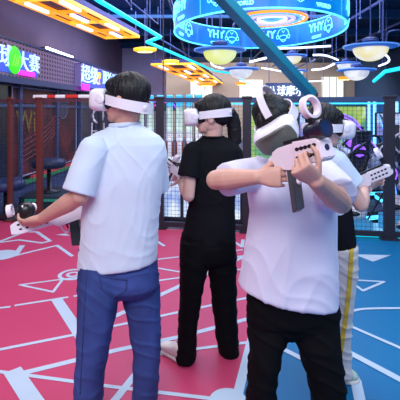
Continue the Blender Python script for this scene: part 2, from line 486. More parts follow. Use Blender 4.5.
# the two neon signs
def signtext(s, size, u, z, m, parent, t=.27, ex=.012, name='lettering', sx=1):
    me = text_mesh(s, size, ex)
    put(me, Matrix.Translation(fpt(u, z, t)) @ FR.to_4x4() @ Matrix.Diagonal((sx, 1, 1, 1)))
    return sub(obj(name, me, m), parent)
M_ntext = mat('white_blue_neon', '#dff0ff', .4, emit=1.15, ecol=(.38, .66, 1))
sg = thing('neon_sign', 'neon sign with green oval ball between white blue Chinese characters, over the left mural', 'sign', fpt(fs(14), 2.4, .24))
bm = NB(); fbox(bm, fs(-12), fs(38), 2.2, 2.64, .222, .232)
sub(obj('sign_backing', bm, mat('blue_lit_backing', '#3a50c8', .5, emit=.55, ecol=(.08, .14, .85))), sg)
signtext('篮球', .40, fs(-1.5), 2.45, M_ntext, sg, sx=1.0)
signtext('大赛', .38, fs(28), 2.42, M_ntext, sg, sx=1.15)
bm = NB(); Mo = FR.copy()
ball(bm, fpt(fs(13.5), 2.43, .27), (.24, .25, .03), Mo); sub(obj('oval_ball', bm, M_green), sg)
bm = NB()
for dx in (-.06, .02, .09):
    tube(bm, [fpt(fs(13)+dx-.05+.1*k/6, 2.32+.2*k/6, .30+.003*math.sin(k)) for k in range(7)], .012, 6)
sub(obj('oval_stripes', bm, mat('dark_green_line', '#7be04a', .5, emit=1.2)), sg)
bm = NB(); fbox(bm, fs(19), fs(33.5), 2.19, 2.27, .235, .28); sub(obj('magenta_bar', bm, M_magenta), sg)

sg = thing('neon_box_sign', 'box sign with pale glowing characters and yellow cup icon, nearest the lilac corner wall', 'sign', fpt(fs(95), 2.4, .24))
bm = NB(); fbox(bm, fs(76), fs(120), 2.13, 2.66, .225, .36); sub(obj('sign_box', bm, mat('blue_lit_box', '#4a58b8', .5, emit=.5, ecol=(.12, .2, .8))), sg)
bm = NB(); fbox(bm, fs(75.5), fs(120.3), 2.66, 2.70, .225, .38); fbox(bm, fs(75.5), fs(76.2), 2.13, 2.70, .225, .38); sub(obj('sign_frame', bm, mat('lilac_frame', '#a79bd0', .4)), sg)
signtext('超级', .50, fs(85.3), 2.43, M_ntext, sg, t=.375, sx=1.35)
signtext('联赛', .50, fs(108), 2.42, M_ntext, sg, t=.375, sx=1.9)
bm = NB(); me = None
lathe(bm, [(.03, -.16), (.10, -.15), (.04, -.10), (.03, -.02), (.12, .04), (.14, .17), (.13, .17), (0, .05)], fpt(fs(95), 2.42, .37), 16, Matrix.Diagonal((.25, 1, 1)))
sub(obj('cup_icon', bm, M_yel, None, True), sg)
bm = NB(); fbox(bm, fs(76.8), fs(84), 2.05, 2.2, .36, .40); sub(obj('magenta_bar', bm, M_magenta), sg)

# ---------------------------------------------------------------- window openings in the back wall
for i, (x0, x1, y0) in enumerate(((191, 212, 79), (240, 262, 80), (322, 343, 77))):
    a, b = W(x0, y0, 22.05), W(x1, 99, 22.05)
    bm = NB(); box(bm, ((a.x+b.x)/2, 22.06, (a.z+b.z)/2), (b.x-a.x, .04, a.z-b.z))
    o = struct(obj('window_%d' % (i+1), bm, mat('daylit_pane', '#cfe0c8', .3, emit=1.0, ecol=(.72, .86, .74))))
    bm = NB()
    for q in np.linspace(a.x, b.x, 4): box(bm, (q, 22.02, (a.z+b.z)/2), (.06, .05, a.z-b.z))
    obj('window_frame', bm, M_tape, o)

# ---------------------------------------------------------------- ceiling beams, pipes
for k, y in enumerate((6.2, 8.2, 10.4, 12.8, 15.4, 18.2)):
    bm = NB(); box(bm, (2.2, y, 3.93), (11, .12, .22)); o = obj('beam', bm, M_beam)
    tag(o, 'blue painted ceiling beam crossing the dark ceiling above the hall', 'beam', 'ceiling beams')
for k, x in enumerate((-.6, .9, 2.3, 3.7, 5.1, 6.6)):
    bm = NB(); cyl(bm, (x, 5, 3.78), (x, 21.5, 3.78), .035, n=8)
    for q in range(6): box(bm, (x, 6+q*2.7, 3.9), (.02, .02, .3))
    tag(obj('ceiling_pipe', bm, M_conduit), 'thin pipe running lengthwise under the dark blue ceiling', 'pipe', 'pipes under the ceiling')
# hanging rods under the beams, seen as fine vertical lines
for k in range(34):
    x = random.uniform(-.2, 7.2); y = random.uniform(7, 15); L = random.uniform(.5, 1.1)
    bm = NB(); cyl(bm, (x, y, 4.05), (x, y, 4.05-L), .008, n=5); box(bm, (x, y, 4.05-L), (.04, .04, .03))
    tag(obj('hanger_rod', bm, M_conduit), 'fine vertical hanger rod dropping from the dark blue ceiling', 'rod', 'hanger rods under the ceiling')
def pipe_thing(name, pts, r, m, label, cat='pipe', group=None, hang=True):
    bm = NB(); tube(bm, pts, r, 8)
    o = obj(name, bm, m, None, True); tag(o, label, cat, group)
    if hang:
        ps = [V(pts[0]), V(pts[-1])] if len(pts) < 4 else [V(pts[len(pts)//5]), V(pts[-len(pts)//5])]
        for p in ps:
            h = NB(); cyl(h, p, (p.x, p.y, 4.05), .006, n=5); obj('hanger', h, M_conduit, o)
    return o
pipe_thing('conduit_pipe', arc_smooth([ONZ(118, -8, 3.5), ONZ(131, 6, 3.5), ONZ(131.5, 10, 3.4), ], 2), .014, M_conduit, 'bent lilac conduit ending near the top of the cyan zigzag tube', 'pipe')
pipe_thing('conduit_pipe', [ONZ(131, 2, 3.5), ONZ(158, 24, 3.5)], .014, M_conduit, 'slanting lilac conduit right beside the upper cyan tube', 'pipe')
pipe_thing('conduit_pipe', [ONZ(150, 33, 3.2), ONZ(199, 62, 3.2)], .02, M_conduit, 'long lilac conduit below the left edge of the blue ring', 'pipe')
pipe_thing('conduit_pipe', arc_smooth([ONZ(386, 52, 2.9), ONZ(387, 33, 3.3), ONZ(392, 30, 3.3), ONZ(410, 30, 3.3)], 2), .02, M_conduit, 'grey conduit bending down beside the right saucer lamp', 'pipe')

# cyan zigzag neon tube
zz = [ONZ(60, -28, 2.95), ONZ(98, 0, 2.95), ONZ(160.5, 37, 2.95), ONZ(147, 42, 2.95), ONZ(215, 71, 2.95), ONZ(230, 73, 2.95), ONZ(250, 84, 2.95)]
t = thing('zigzag_neon_light', 'long cyan neon tube zigzagging under the ceiling between orange canopy and blue ring', 'light', zz[2])
for a, b in zip(zz, zz[1:]):
    bm = NB(); cap(bm, a, b, .034, .034, 10); sub(obj('neon_tube', bm, M_cyan, None, True), t)
for p in zz[1:]:
    bm = NB(); cyl(bm, p, (p.x, p.y, 4.05), .006, n=5); sub(obj('hanger', bm, M_conduit), t)
t = thing('bent_neon_light', 'short bent cyan neon tube near the right edge beyond the saucer lamps', 'light', ONZ(384, 71, 2.5))
zz = [ONZ(374, 81, 2.4), ONZ(385, 71.5, 2.55), ONZ(412, 66, 2.55)]
for a, b in zip(zz, zz[1:]):
    bm = NB(); cap(bm, a, b, .05, .05, 10); sub(obj('neon_tube', bm, M_cyan, None, True), t)
for p in zz:
    bm = NB(); cyl(bm, p, (p.x, p.y, 4.05), .006, n=5); sub(obj('hanger', bm, M_conduit), t)

# orange lit canopy
def canopy(c0, c1, width, z, label, ncross):
    a, b = V((*c0, z)), V((*c1, z)); e = (b-a).normalized(); s = V((e.y, -e.x, 0)); L = (b-a).length
    R = Matrix((e, -s, V((0, 0, 1)))).transposed()
    t = thing('lit_canopy', label, 'canopy', a)
    bm = NB(); box(bm, (a+b)/2+V((0, 0, .09)), (L, width, .1), R); sub(obj('canopy_panel', bm, mat('canopy_violet', '#4c4182', .5)), t)
    for q, m in ((-.5, M_orange), (.5, M_yel), (-.22, M_orange), (.25, M_orange)):
        bm = NB(); box(bm, (a+b)/2+s*width*q, (L, .035, .06), R); sub(obj('edge_light', bm, m), t)
    for k in range(ncross+1):
        bm = NB(); box(bm, a.lerp(b, k/ncross), (.035, width, .06), R); sub(obj('cross_light', bm, M_orange if k % 2 else M_yel), t)
    for k in range(ncross):
        p = a.lerp(b, (k+.5)/ncross)+V((0, 0, -.02))
        for q in (-.36, .36) if k % 2 == 0 else (.02,):
            bm = NB(); box(bm, p+s*width*q, (L/ncross*.72, .07, .05), R, bev=.01); sub(obj('tube_lamp', bm, M_wtube), t)
    for p in (a, b, (a+b)/2):
        for q in (-.4, .4):
            bm = NB(); cyl(bm, p+s*width*q, p+s*width*q+V((0, 0, 4.05-z)), .01, n=6); sub(obj('hanger', bm, M_conduit), t)
    return t
canopy((-2.88, 4.9), (-1.87, 10.1), .85, 3.3, 'orange and yellow lit canopy hanging over the shopfront, nearest the camera', 6)
a, b = ONZ(172, 64, 2.95), ONZ(212, 84.5, 2.95)
canopy((a.x, a.y), (b.x, b.y), 1.3, 2.95, 'smaller far orange lit canopy beyond the oval yellow lamps', 6)

def hang_rod(t, p, r=.008):
    bm = NB(); cyl(bm, p, (p.x, p.y, 4.05), r, n=6); sub(obj('hanger', bm, M_conduit), t)
for i, (px, py, wpx) in enumerate(((145, 49.5, 23), (170.5, 61.5, 17), (207, 84.5, 17), (241, 83.5, 11), (345, 78, 14))):
    p = ONZ(px, py, 2.95 if i < 2 else 2.6); Wd = wpx/F*p.y/2
    lab = ['oval yellow lamp nearest, beside the lower end of the near orange canopy', 'oval yellow lamp second in the row below the cyan zigzag tube',
           'flat orange lamp at the end of the far canopy, above the woman', 'small orange lamp between the far windows above the ponytail', 'small orange lamp beneath the right white saucer lamp'][i]
    t = thing('oval_lamp', lab, 'lamp', p)
    bm = NB(); lathe(bm, [(Wd*.6, .05), (Wd, .03), (Wd, -.03), (Wd*.8, -.05)], p, 28, Matrix.Diagonal((1, .55, 1))); sub(obj('lamp_shade', bm, M_yel if i < 2 else M_orange, None, True), t)
    bm = NB(); lathe(bm, [(Wd*.7, -.05), (Wd*.6, -.07), (Wd*.1, -.07)], p, 24, Matrix.Diagonal((1, .55, 1))); sub(obj('diffuser', bm, mat('warm_diffuser', '#ffe9a8', .4, emit=2.2, ecol=(1, .8, .35))), t)
    hang_rod(t, p)
t = thing('wall_tube_light', 'bright white tube light on the mauve wall above the perforated fascia', 'light', fpt(fs(60), 2.95, .1))
bm = NB(); a, b = fpt(fs(52), 2.88, .13), fpt(fs(77), 2.86, .13); cap(bm, a, b, .024, .024, 10); sub(obj('tube', bm, mat('bright_tube', '#ffffff', .4, emit=7, ecol=(.85, .93, 1))), t)
bm = NB(); fbox(bm, fs(52), fs(77), 2.84, 2.90, -.02, .09); sub(obj('fixture', bm, M_bplastic), t)

# curved white tubes
def arct(pts, label, r=.019):
    p = arc_smooth([ONZ(*q) for q in pts], 3)
    return pipe_thing('curved_tube_light', p, r, M_wtube, label, 'light')
arct([(266, 49, 2.75), (296, 48, 2.75), (331, 46, 2.75)], 'nearly straight white tube light just under the ring')
arct([(313, 55, 2.6), (326, 55, 2.6), (338, 60, 2.6)], 'curved white tube light left of the large right saucer lamp')
arct([(379, 66, 2.45), (390, 62, 2.45), (388, 56, 2.5), (381, 53, 2.55)], 'hooked white tube light right beneath the large right saucer lamp')
arct([(226, 69, 2.5), (212, 66, 2.5), (210, 59, 2.5), (213, 55, 2.55)], 'hooked white tube light under the yellow-green saucer lamp')
arct([(312, 70, 2.45), (324, 69, 2.45), (334, 64, 2.45)], 'short rising white tube light left of the far white saucer lamp', .022)
arct([(250, 62, 2.5), (258, 60, 2.5), (266, 58, 2.5)], 'short white tube light right above the small white saucer lamp', .022)
arct([(262, 68, 2.5), (280, 71, 2.5), (292, 74, 2.5)], 'thin white tube light beside the teal brace under the ring', .018)
arct([(295, 82, 2.3), (310, 81.5, 2.3), (326, 81, 2.3)], 'low thin white tube light over the glowing white characters', .016)

# saucer lamps
def dome_mat(name, c1, c2, s):
    m = bpy.data.materials.new(name); m.use_nodes = True
    nt = m.node_tree; b = nt.nodes['Principled BSDF']; tc = nt.nodes.new('ShaderNodeTexCoord')
    n = nt.nodes.new('ShaderNodeTexNoise'); n.inputs['Scale'].default_value = 5; n.inputs['Detail'].default_value = 5; nt.links.new(tc.outputs['Object'], n.inputs['Vector'])
    r = nt.nodes.new('ShaderNodeValToRGB'); r.color_ramp.elements[0].position = .4; r.color_ramp.elements[1].position = .62
    r.color_ramp.elements[0].color = (*c1, 1); r.color_ramp.elements[1].color = (*c2, 1)
    nt.links.new(n.outputs['Fac'], r.inputs[0]); nt.links.new(r.outputs[0], b.inputs['Emission Color']); b.inputs['Emission Strength'].default_value = s
    b.inputs['Base Color'].default_value = (.5, .5, .5, 1)
    return m
M_dy = dome_mat('yellow_green_dome', (.80, .9, .08), (.9, 1, .5), .8)
M_dw = dome_mat('white_dome', (.55, .6, .75), (1, 1, 1), .8)
M_dm = dome_mat('white_yellow_dome', (.9, .8, .3), (1, 1, .9), .8)
M_saucer = mat('saucer_blue', '#1c3b96', .35, metal=.2, emit=.4, ecol=(.03, .2, .9))
M_saucer_rim = mat('saucer_rim', '#3f72cf', .3, emit=.7, ecol=(.12, .35, 1))
def saucer(px, py, wpx, d, md, label):
    p = W(px, py, d); r = wpx/F*d/2
    t = thing('saucer_lamp', label, 'lamp', p)
    bm = NB(); lathe(bm, [(r*.2, r*.13), (r*.55, r*.10), (r*.95, r*.03), (r, 0), (r*.95, -r*.05), (r*.6, -r*.08)], p, 40); sub(obj('saucer_disc', bm, M_saucer, None, True), t)
    bm = NB(); tube(bm, [p+V((math.cos(q)*r, math.sin(q)*r, 0)) for q in np.linspace(0, 2*PI, 41)[:-1]], r*.03, 6, closed=True)
    sub(obj('rim_light', bm, M_saucer_rim, None, True), t)
    bm = NB(); prof = [(r*.65*math.cos(a), -r*.07-r*.50*math.sin(a)) for a in np.linspace(0, PI/2, 9)]; lathe(bm, prof, p, 36); sub(obj('dome', bm, md, None, True), t)
    bm = NB(); lathe(bm, [(r*.3, r*.2), (r*.3, r*.3), (r*.1, r*.36)], p, 20); cyl(bm, p, (p.x, p.y, 4.05), .01, n=6); sub(obj('hanger', bm, M_conduit), t)
saucer(220, 50, 51, 6.4, M_dy, 'saucer lamp with yellow-green dome hanging under the left of the ring')
saucer(241, 69, 35, 8.4, M_dw, 'small saucer lamp with white dome hanging behind the yellow-green one')
saucer(370.5, 46.5, 52, 6.4, M_dm, 'large blue saucer lamp with pale yellow dome at right')
saucer(356.5, 70, 37, 8.4, M_dw, 'saucer lamp with cracked white dome below the large right one')
saucer(292, 56, 29, 8.9, M_dm, 'blue saucer lamp with flat dome just under the right of the ring')
saucer(295, 71, 25, 10.4, M_dw, 'dim blue saucer lamp, lower of the pair beside the teal brace')
saucer(346, 63.5, 27, 10, M_dw, 'dim blue saucer lamp between the two large right domes')

# ornate disc inside the ring
p = W(272, 17, 6.66)
t = thing('ceiling_disc_light', 'ornate round ceiling disc with blue, white and orange light rings inside the ring', 'light', p)
bm = NB(); lathe(bm, [(.2, .12), (.5, .08), (.56, 0), (.5, -.02)], p, 48); sub(obj('disc', bm, mat('disc_violet', '#5566b8', .4, emit=.4, ecol=(.25, .3, .8)), None, True), t)
for r, m, tr in ((.54, M_orange, .022), (.44, M_blue_neon, .02), (.34, mat('pale_violet_neon', '#c8b8ff', .4, emit=1.2, ecol=(.6, .5, .95)), .03), (.22, M_wtube, .02), (.12, M_blue_neon, .02)):
    bm = NB(); tube(bm, [p+V((math.cos(q)*r, math.sin(q)*r, -.035)) for q in np.linspace(0, 2*PI, 49)[:-1]], tr, 8, closed=True); sub(obj('light_ring', bm, m, None, True), t)
for k in range(20):
    q = 2*PI*k/20; bm = NB(); ball(bm, p+V((math.cos(q)*.49, math.sin(q)*.49, -.03)), .018, seg=8); sub(obj('bulb', bm, M_wtube), t)
bm = NB(); cyl(bm, p, (p.x, p.y, 4.05), .02); sub(obj('hanger', bm, M_conduit), t)

# ---------------------------------------------------------------- the big ring display
RC = V((.93, 6.80, 2.80)); RA, RB_, RH = 1.35, 1.67, .38
ring = thing('ring_display', 'large hanging ring display glowing blue with cyan YHY logos', 'display', RC)
def rp(th, z, k=1.0): return RC+V((math.cos(th)*RA*k, math.sin(th)*RB_*k, z))
def band_mat():
    m = bpy.data.materials.new('led_film_blue'); m.use_nodes = True
    nt = m.node_tree; b = nt.nodes['Principled BSDF']
    b.inputs['Base Color'].default_value = (*srgb('#0d3fa0'), 1); b.inputs['Roughness'].default_value = .3
    tc = nt.nodes.new('ShaderNodeTexCoord'); n = nt.nodes.new('ShaderNodeTexNoise'); n.inputs['Scale'].default_value = 1.2; nt.links.new(tc.outputs['Object'], n.inputs['Vector'])
    r = nt.nodes.new('ShaderNodeValToRGB'); r.color_ramp.elements[0].position = .35; r.color_ramp.elements[1].position = .7
    r.color_ramp.elements[0].color = (.0, .13, .52, 1); r.color_ramp.elements[1].color = (.0, .32, .72, 1)
    nt.links.new(n.outputs['Fac'], r.inputs[0]); nt.links.new(r.outputs[0], b.inputs['Emission Color']); b.inputs['Emission Strength'].default_value = .95
    b.inputs['Alpha'].default_value = .85
    return m
bm = NB(); n = 96; secs = []
for k in range(n):
    th = 2*PI*k/n; secs.append([rp(th, 0, 1), rp(th, RH, 1), rp(th, RH, .988), rp(th, 0, .988)])
rings(bm, secs, closed=True); sub(obj('led_band', bm, band_mat(), None, False), ring)
M_rim = mat('cyan_rim', '#5fe6ff', .4, emit=1.5, ecol=(.1, .7, 1))
for z in (0, RH):
    bm = NB(); tube(bm, [rp(2*PI*k/n, z, .995) for k in range(n)], .014, 8, closed=True); sub(obj('rim_light', bm, M_rim, None, True), ring)
REP = 8
for k in range(REP):
    th = 2*PI*(k+.5)/REP-PI/2+.42
    bm = NB(); cyl(bm, rp(th, 0, .995), rp(th, RH, .995), .008, n=6); sub(obj('divider_light', bm, M_rim), ring)
ymesh = text_mesh('YHY', .21, outline=.007)
wmesh = text_mesh('WORLD', .07, outline=.0045)
def helmet_pts():
    bm2 = NB()
    tube(bm2, [V((.12*math.cos(a), .03+.11*math.sin(a), 0)) for a in np.linspace(-.3, PI+.3, 22)], .007, 6)
    tube(bm2, [V((.085*math.cos(a), -.035+.045*math.sin(a), 0)) for a in np.linspace(0, 2*PI, 22)[:-1]], .007, 6, closed=True)
    for sx in (-1, 1): tube(bm2, [V((sx*.12+.025*math.cos(a), -.02+.04*math.sin(a), 0)) for a in np.linspace(0, 2*PI, 12)[:-1]], .006, 6, closed=True)
    tube(bm2, [V((-.05, -.09, 0)), V((0, -.12, 0)), V((.05, -.09, 0))], .007, 6)
    tube(bm2, [V((-.03, .1, 0)), V((0, .06, 0)), V((.03, .1, 0))], .006, 6)
    me = bpy.data.meshes.new('h'); bm2.to_mesh(me); bm2.free(); return me
hmesh = helmet_pts()
def bend(me, th0, u0, z0, off):
    m2 = me.copy(); 
    for v in m2.vertices:
        th = th0
        # step along the ellipse by arc length
        s = u0+v.co.x; k = 8
        for _ in range(k):
            th += s/k/math.hypot(RA*math.sin(th), RB_*math.cos(th))
        q = rp(th, z0+v.co.y, 1.0); nrm = V((math.cos(th)/RA, math.sin(th)/RB_, 0)).normalized()
        v.co = q+nrm*(off+v.co.z)
    return m2
M_ltr = mat('cyan_lettering', '#7fe9ff', .4, emit=1.5, ecol=(.15, .75, 1))
for k in range(REP):
    th = 2*PI*k/REP-PI/2+.42
    for off in (.012, -.03):
        for me_, u, z, nm in ((ymesh, .10, .235, 'logo_lettering'), (wmesh, .10, .07, 'small_lettering'), (hmesh, -.27, .2, 'helmet_emblem')):
            sub(obj(nm, bend(me_, th, u, z, off), M_ltr), ring)
for th in (.6, 2.2, 3.9, 5.4):
    bm = NB(); cyl(bm, rp(th, RH, .995), rp(th, 4.05-2.8, .995), .01, n=6); sub(obj('hanger', bm, M_conduit), ring)

# ---------------------------------------------------------------- mesh fence
def fy(x): return 5.42-.168*x
def fpnt(px, z):      # point of the fence line seen at column px
    k = (px-200)/F; d = 5.42/(1+.168*k); return V((k*d, d, z))
fence = thing('mesh_fence', 'chest-high black wire mesh fence with dark posts behind the players', 'fence', fpnt(160, 0))
fdir = V((1, -.168, 0)).normalized(); FRz = Matrix((fdir, V((-fdir.y, fdir.x, 0)), V((0, 0, 1)))).transposed()
ZT = 1.70
posts = [(-28, .09, M_rust), (10.5, .05, M_rust), (40, .075, M_rust), (100, .05, M_steel_dark), (160, .105, M_steel_dark), (218, .045, M_steel_dark),
         (247, .10, M_steel_dark), (312, .07, M_steel_dark), (389, .125, M_steel_dark), (440, .1, M_steel_dark)]
for px, wd, m in posts:
    bm = NB(); p = fpnt(px, 0); box(bm, p+V((0, 0, ZT/2)), (wd, .07, ZT), FRz, bev=.006)
    box(bm, p+V((0, 0, .01)), (wd+.08, .14, .02), FRz)
    box(bm, p+V((0, 0, ZT+.01)), (wd+.03, .09, .03), FRz, bev=.006)
    sub(obj('post', bm, m), fence)
def rail(px0, px1, z, h, m, nm, t=.05):
    a, b = fpnt(px0, z), fpnt(px1, z); bm = NB(); box(bm, (a+b)/2, ((b-a).length, t, h), FRz); return sub(obj(nm, bm, m), fence)
rail(-28, 160, ZT-.02, .032, mat('plum_paint', '#5a3040', .5), 'top_rail'); rail(160, 440, ZT-.02, .06, mat('blue_rail', '#34496e', .4, metal=.2), 'top_rail')
rail(-28, 440, .06, .06, M_steel_dark, 'bottom_rail')
rail(232, 386, ZT-.07, .02, mat('cyan_strip', '#3fd0ff', .4, emit=.7, ecol=(.05, .6, .9)), 'light_strip', .06)
for (a, _, _), (b, _, _) in zip(posts, posts[1:]):
    P, Q = fpnt(a, 0), fpnt(b, 0); L = (Q-P).length; bm = NB(); nn = max(2, int(L/.05))
    for k in range(1, nn): 
        c = P.lerp(Q, k/nn); box(bm, c+V((0, 0, .85)), (.0036, .0036, 1.62), FRz)
    for k in range(32): box(bm, (P+Q)/2+V((0, 0, .09+k*.05)), (L, .0036, .0036), FRz)
    sub(obj('wire_mesh', bm, M_wire), fence)
# red and white barrier tape roll lying along the left top rail
t = thing('padded_rail_cover', 'red and white striped padding lying on the left fence rail', 'padding', fpnt(34, ZT))
for k, (a, b) in enumerate(((34, 48), (48, 56), (56, 66), (66, 79), (79, 92), (92, 104))):
    A, B = fpnt(a, ZT+.035), fpnt(b, ZT+.035); bm = NB(); box(bm, (A+B)/2, ((B-A).length-.002, .07, .045), FRz, bev=.01)
    sub(obj('pad', bm, M_tape if k % 2 == 0 else M_red), t)
# teal brace
P0 = fpnt(312, 1.74); P1 = W(215, -10, 4.0); dirb = (P1-P0); P2 = P0+dirb*((4.05-P0.z)/dirb.z)
s, u = frame_of(dirb); Rb = Matrix((dirb.normalized(), s, u)).transposed()
t = thing('diagonal_brace', 'teal steel brace slanting from the fence post up to the ceiling', 'brace', P0)
bm = NB(); box(bm, (P0+P2)/2, ((P2-P0).length, .125, .10), Rb, bev=.008); sub(obj('bar', bm, M_teal), t)
bm = NB(); box(bm, P0+V((0, 0, .0)), (.14, .10, .05), FRz, bev=.008); box(bm, P0+V((0, 0, .04)), (.07, .1, .1), FRz, bev=.01); sub(obj('bracket', bm, M_steel_dark), t)

# glowing characters on a board behind the brace
t = thing('character_sign', 'glowing white Chinese characters above the fence beside the teal brace', 'sign', W(290, 92, 8.8))
me = text_mesh('八球摩尔', .24, .012); put(me, Matrix.Translation(W(286, 91.5, 8.8)) @ Matrix.Rotation(PI/2, 4, 'X') @ Matrix.Diagonal((.80, 1, 1, 1)))
sub(obj('lettering', me, mat('white_letters', '#ffffff', .4, emit=1.6, ecol=(.75, .88, 1))), t)
bm = NB(); p = W(288, 91, 8.86); box(bm, p, (.95, .04, .34)); sub(obj('sign_backing', bm, mat('grey_blue_board', '#5c6688', .6)), t)
bm = NB(); 
for q in (-.4, .4): cyl(bm, p+V((q, 0, .18)), V((p.x+q, p.y, 4.05)), .008, n=6)
sub(obj('hanger', bm, M_conduit), t)

# ---------------------------------------------------------------- green screen hall and blue booth
def green_mat():
    m = bpy.data.materials.new('green_screen_picture'); m.use_nodes = True
    nt = m.node_tree; L = nt.links; b = nt.nodes['Principled BSDF']; tc = nt.nodes.new('ShaderNodeTexCoord')
    n = nt.nodes.new('ShaderNodeTexNoise'); n.inputs['Scale'].default_value = 1.6; n.inputs['Detail'].default_value = 7; n.inputs['Distortion'].default_value = .6; L.new(tc.outputs['Object'], n.inputs['Vector'])
    r = nt.nodes.new('ShaderNodeValToRGB'); e = r.color_ramp.elements
    e[0].position = .32; e[0].color = (.05, .26, .24, 1); e[1].position = .72; e[1].color = (.65, .95, .8, 1)
    q = e.new(.45); q.color = (.10, .36, .14, 1); q = e.new(.56); q.color = (.35, .5, .09, 1)
    L.new(n.outputs['Fac'], r.inputs[0]); L.new(r.outputs[0], b.inputs['Emission Color']); b.inputs['Emission Strength'].default_value = 1.1
    b.inputs['Base Color'].default_value = (.05, .08, .05, 1)
    return m
a, b = W(250, 106, 9.3), W(369, 183, 9.3)
t = thing('projection_screen', 'wide bright green landscape screen behind the fence at right', 'screen', (a.x, 9.3, 0))
bm = NB(); box(bm, ((a.x+b.x)/2, 9.32, (a.z+.05)/2), (b.x-a.x, .05, a.z-.05)); sub(obj('screen', bm, green_mat()), t)
bm = NB(); box(bm, ((a.x+b.x)/2, 9.3, a.z+.07), (b.x-a.x+.1, .16, .16)); sub(obj('header', bm, mat('teal_header', '#2a6a70', .5)), t)
bm = NB(); box(bm, ((a.x+b.x)/2, 9.27, .06), (b.x-a.x, .14, .14)); sub(obj('base', bm, M_steel_dark), t)
a, b = W(369, 99, 8.6), W(430, 198, 8.6)
t = thing('light_booth', 'dark blue booth with upright glowing light strips at right edge', 'booth', (a.x, 8.6, 0))
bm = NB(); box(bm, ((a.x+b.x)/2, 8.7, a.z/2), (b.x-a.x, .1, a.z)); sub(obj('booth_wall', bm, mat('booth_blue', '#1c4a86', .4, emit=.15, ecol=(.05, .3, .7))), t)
for px in (370, 375.5, 387, 398):
    p = W(px, 110, 8.58); bm = NB(); box(bm, (p.x, 8.62, a.z*.5+.25), (.05, .05, a.z-.55), bev=.01); sub(obj('light_strip', bm, mat('ice_blue_strip', '#9fdcff', .4, emit=1.6, ecol=(.25, .7, 1))), t)

# ---------------------------------------------------------------- arcade cabinets behind the fence
M_cab = mat('cabinet_white_glow', '#f0f2f8', .4, emit=.25, ecol=(.6, .75, 1)); M_cabr = mat('cabinet_red', '#b03a46', .4); M_cabd = mat('cabinet_dark', '#25222e', .4)  # slight emission in the white, added to brighten the cabinets
M_scr = dome_mat('arcade_screen', (.08, .30, .22), (.45, .7, .6), .9)
M_bl = dome_mat('blue_white_reflection', (.08, .25, .7), (.75, .88, 1), .9)  # emission pattern that stands in for blue-white reflections
def cabinet(x, y, label):
    t = thing('arcade_cabinet', label, 'arcade cabinet', (x, y, 0), 0, None)
    bm = NB(); prof = [(-.3, 0), (.3, 0), (.3, 1.72), (-.02, 1.72), (-.10, 1.52), (.02, 1.12), (-.16, 1.0), (-.30, .94)]
    for s in (-1, 1):
        A = [bm.verts.new((s*.20, py_, pz)) for py_, pz in prof]; B = [bm.verts.new((s*.225, py_, pz)) for py_, pz in prof]
        bm.faces.new(A); bm.faces.new(B)
        for k in range(len(A)): bm.faces.new((A[k], A[(k+1) % len(A)], B[(k+1) % len(A)], B[k]))
    obj('side_panel', bm, M_cabd, t)
    bm = NB(); box(bm, (0, .08, .5), (.40, .42, 1.0)); box(bm, (0, .16, 1.35), (.40, .26, .7)); obj('cabinet_body', bm, M_cab, t)
    bm = NB(); box(bm, (0, -.03, 1.33), (.37, .02, .36), Matrix.Rotation(math.radians(-16), 3, 'X')); obj('screen', bm, M_scr, t)
    bm = NB(); box(bm, (0, -.08, 1.06), (.38, .2, .04), Matrix.Rotation(math.radians(24), 3, 'X'), bev=.01); c = obj('control_panel', bm, M_cab, t)
    bm = NB()
    for q in (-.1, 0, .1): lathe(bm, [(.018, 0), (.018, .02), (.01, .025)], (q, -.1, 1.08), 12)
    obj('button', bm, M_red, c)
    bm = NB(); box(bm, (0, -.09, 1.62), (.38, .05, .16), Matrix.Rotation(math.radians(12), 3, 'X')); obj('marquee', bm, mat('marquee_teal', '#2f9fc8', .4, emit=.8, ecol=(.05, .5, .85)), t)
    bm = NB(); box(bm, (0, -.15, .74), (.26, .03, .46), bev=.004); obj('front_panel', bm, M_cab, t)
    bm = NB(); box(bm, (0, -.15, .30), (.30, .03, .34), bev=.004); obj('front_glow', bm, M_bl, t)  # glowing panel added for the bright reflections low on the fronts
    bm = NB()
    for s in (-1, 1): box(bm, (s*.175, -.145, .74), (.09, .06, .52))
    obj('red_trim', bm, M_cabr, t)
    return t
names = ['narrow arcade machine furthest left, beside the shoulder of the first man', 'narrow arcade machine second from the left behind the fence', 'narrow arcade machine just left of the thick middle fence post',
  'narrow arcade machine behind the thick middle fence post', 'narrow arcade machine just right of the thick middle fence post', 'narrow arcade machine right under the visor of the woman', 'narrow arcade machine behind the shoulder of the woman']
c0 = None
for k, nm in enumerate(names):
    p = W(141+9.6*k, 110, 6.9-.06*k)
    if c0 is None: c0 = cabinet(p.x, p.y, nm); c0['group'] = 'narrow arcade machines behind the fence'; c0.rotation_euler.z = .06; c0.scale = (.26, .6, 1.05)
    else: dup(c0, (p.x, p.y, 0), .06, nm, 'narrow arcade machines behind the fence')
def glowbox(px0, px1, d, h, label, nm):
    a, b = W(px0, 110, d), W(px1, 110, d); t = thing('reflection_glowbox', label, 'glowbox', ((a.x+b.x)/2, d, 0), -.16)
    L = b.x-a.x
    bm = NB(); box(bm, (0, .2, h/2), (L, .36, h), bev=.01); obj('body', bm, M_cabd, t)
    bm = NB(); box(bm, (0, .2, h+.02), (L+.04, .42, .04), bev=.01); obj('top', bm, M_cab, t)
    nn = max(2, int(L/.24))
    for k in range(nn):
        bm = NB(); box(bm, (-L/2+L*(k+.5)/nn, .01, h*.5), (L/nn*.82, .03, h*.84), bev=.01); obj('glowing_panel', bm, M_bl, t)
glowbox(161, 262, 5.75, .82, 'low counter with added blue white glow in place of reflections behind the woman', 'a')  # invented glowing block, standing in for bluish reflections near the fence
